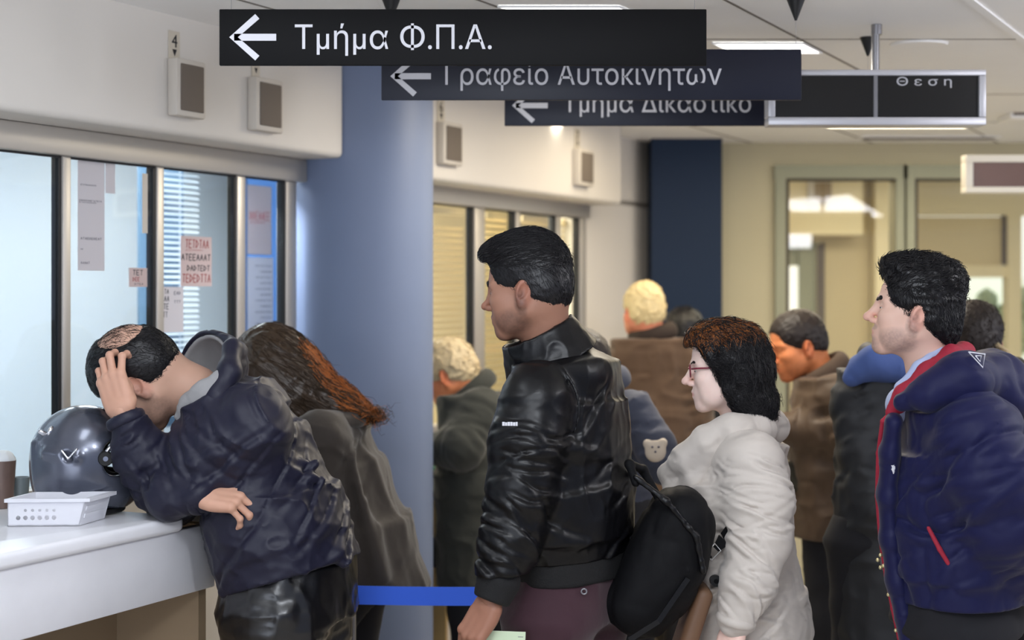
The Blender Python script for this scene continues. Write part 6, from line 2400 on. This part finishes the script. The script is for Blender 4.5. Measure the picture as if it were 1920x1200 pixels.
mb = MB()
X, Yv, Z = (MT.to_3x3() @ Vector((1, 0, 0))), (MT.to_3x3() @ Vector((0, 1, 0))), Vector((0, 0, 1))
o0 = MT @ Vector((0, 0, 0))
rows = [(0.019, 0.0052, 1, 7), (0.036, 0.0036, 2, 7)]
holed_wall(mb, o0, X, Z, L, Ht - 0.008, 10, rows, 0.002, Yv)
fl = 0.016                                          # the right wall leans outwards
Rv = (Z + X * (fl / Ht)).normalized()
Rd = (Yv + X * 0.30).normalized()
holed_wall(mb, o0 + X * L, Rd, Rv, Dp, Ht - 0.008, 10, [], 0.002, -X)
holed_wall(mb, o0 + Rd * Dp, X, Z, L, Ht - 0.008, 10, [], 0.002, -Yv)
holed_wall(mb, o0, Rd, Z, Dp, Ht - 0.008, 10, rows, 0.002, X)
mb.prism([o0, o0 + X * L, o0 + X * L + Rd * Dp, o0 + Rd * Dp], Z * 0.003)
for q, nn in ((o0 + X * L, Yv), (o0 + X * L + Rd * Dp, -Yv)):
    mb.prism([q, q + Rv * (Ht - 0.008), q + Z * (Ht - 0.008)], nn * 0.002)
mb.build('basket', M_TRAY, tb)
mb = MB()
e = 0.006
q = [o0 - X * e - Yv * e, o0 + X * (L + fl + e * 1.6) - Yv * e, o0 + X * (L + fl + e * 1.6) + Rd * (Dp + e), o0 - X * e + Rd * (Dp + e)]
qi = [o0 + X * 0.002 + Yv * 0.002, o0 + X * (L + fl * .8) + Yv * 0.002, o0 + X * (L + fl * .8) + Rd * (Dp - .002), o0 + X * 0.002 + Rd * (Dp - .002)]
for i in range(4):
    a, b, c, d = q[i], q[(i + 1) % 4], qi[(i + 1) % 4], qi[i]
    mb.prism([a + Z * (Ht - 0.008), b + Z * (Ht - 0.008), c + Z * (Ht - 0.008), d + Z * (Ht - 0.008)], Z * 0.008)
mb.build('rim', M_TRAY, tb)
for i in range(2):                                   # ribs on the leaning end
    z0 = 0.016 + i * 0.017
    mb = MB()
    s0 = o0 + X * (L + fl * z0 / Ht + 0.0003) + Z * z0 + Rd * 0.012
    mb.prism([s0, s0 + Rd * (Dp - 0.03), s0 + Rd * (Dp - 0.03) + Rv * 0.010, s0 + Rv * 0.010], X * 0.002)
    mb.build('end_rib', M_TRAY, tb)

# drink cup with foam and small grey tumbler by the glass
M_CUPDRINK = mat('iced_coffee', rgb(112, 92, 84), 0.3, var=0.25, vscale=30)
M_CUPGREY = mat('grey_tumbler', rgb(128, 138, 140), 0.3)
M_FOAM = mat('milk_foam', rgb(222, 226, 228), 0.6, bump=0.2, bscale=80)


def cup(name, px, Y, r0, r1, h, m, label, cat, foam=0.0):
    x = p3(px, 0, Y)[0]
    r = empty(name, (x, Y, CT), label, cat)
    prof = [(0.0, 0.0008), (r0, 0.0008), (r1, h), (r1 - 0.002, h), (r1 - 0.004, h - 0.006), (0, h - 0.006)]
    bm = bmesh.new()
    n = 32
    rings = [[bm.verts.new((x + a * math.cos(2 * math.pi * k / n), Y + a * math.sin(2 * math.pi * k / n), CT + z)) for k in range(n)] if a > 0 else [bm.verts.new((x, Y, CT + z))] for a, z in prof]
    for A, B in zip(rings, rings[1:]):
        for k in range(n):
            if len(A) == 1:
                bm.faces.new((A[0], B[(k + 1) % n], B[k]))
            elif len(B) == 1:
                bm.faces.new((A[k], A[(k + 1) % n], B[0]))
            else:
                bm.faces.new((A[k], A[(k + 1) % n], B[(k + 1) % n], B[k]))
    mb = MB()
    mb.bm.free()
    mb.bm = bm
    mb.build('cup', m, r, smooth=True)
    if foam:
        S = SDF()
        S.ell((x, Y, CT + h - 0.004), (r1 * 0.96, r1 * 0.96, foam), k=0.01)
        S.disp(lambda p: -0.002 * fold(p * 60, 3))
        S.plane((0, 0, CT + h - 0.005), (0, 0, -1))
        sdf_obj('foam', S, 0.003, M_FOAM, r)
    return r


cup('drink_cup', 4, 3.98, 0.026, 0.034, 0.118, M_CUPDRINK, 'tall brown iced drink with pale foam by the glass', 'cup', 0.03)
cup('tumbler', 40, 4.02, 0.016, 0.021, 0.072, M_CUPGREY, 'small grey tumbler standing between drink and helmet', 'cup')

# beside the pillar: cabinet, dark box, carton, plastic bag and folder in a pile
fx = lambda px, Y: p3(px, 0, Y)[0]
YP = 6.08
z4 = [p3(0, q, YP)[2] for q in (1066, 1008, 940)]
o = box_obj('low_cabinet', (fx(800, YP), YP, 0.0), (fx(836, YP), YP + 0.17, z4[0] - 0.0008), mat('light_wood', rgb(208, 178, 120), 0.6, var=0.1), None, 0.004)
tag(o, 'pale wooden low cabinet carrying the dark box beside the pillar', 'cabinet')
o = box_obj('dark_box', (fx(800, YP), YP + 0.01, z4[0]), (fx(852, YP), YP + 0.16, z4[1] - 0.0008), mat('dark_grey_plastic', rgb(52, 48, 50), 0.4), None, 0.01)
tag(o, 'dark box under the cream carton beside the pillar', 'box')
o = box_obj('cream_carton', (fx(800, YP), YP + 0.005, z4[1]), (fx(841, YP), YP + 0.16, z4[2]), mat('cream_card', rgb(222, 194, 140), 0.7), None, 0.004)
tag(o, 'cream carton below the plastic bag beside the pillar', 'box')
S = SDF()
S.ell(p3(822, 905, YP + .07), (0.055, 0.05, 0.045), k=0.03)
S.ell(p3(844, 925, YP + .04), (0.035, 0.035, 0.035), rot(0, 35, 0), k=0.03)
S.ell(p3(812, 926, YP + .06), (0.045, 0.04, 0.045), k=0.03)
S.disp(lambda p: -0.008 * fold(p * 24, 5) - 0.003 * fold(p * 60, 6))
S.plane((0, 0, z4[2] + 0.001), (0, 0, -1))
o = sdf_obj('plastic_bag', S, 0.006, mat('white_plastic_film', rgb(228, 222, 210), 0.3, spec=0.6))
recentre(o, p3(822, 938, YP + .07))
tag(o, 'crumpled white plastic bag on a cream carton beside the pillar', 'bag')
zf = p3(0, 882, YP)[2]
o = box_obj('green_folder', (fx(800, YP), YP - 0.005, zf), (fx(861, YP), YP + 0.165, zf + 0.012), mat('green_card', rgb(96, 190, 148), 0.5))
tag(o, 'green folder lying on the plastic bag beside the pillar', 'folder')
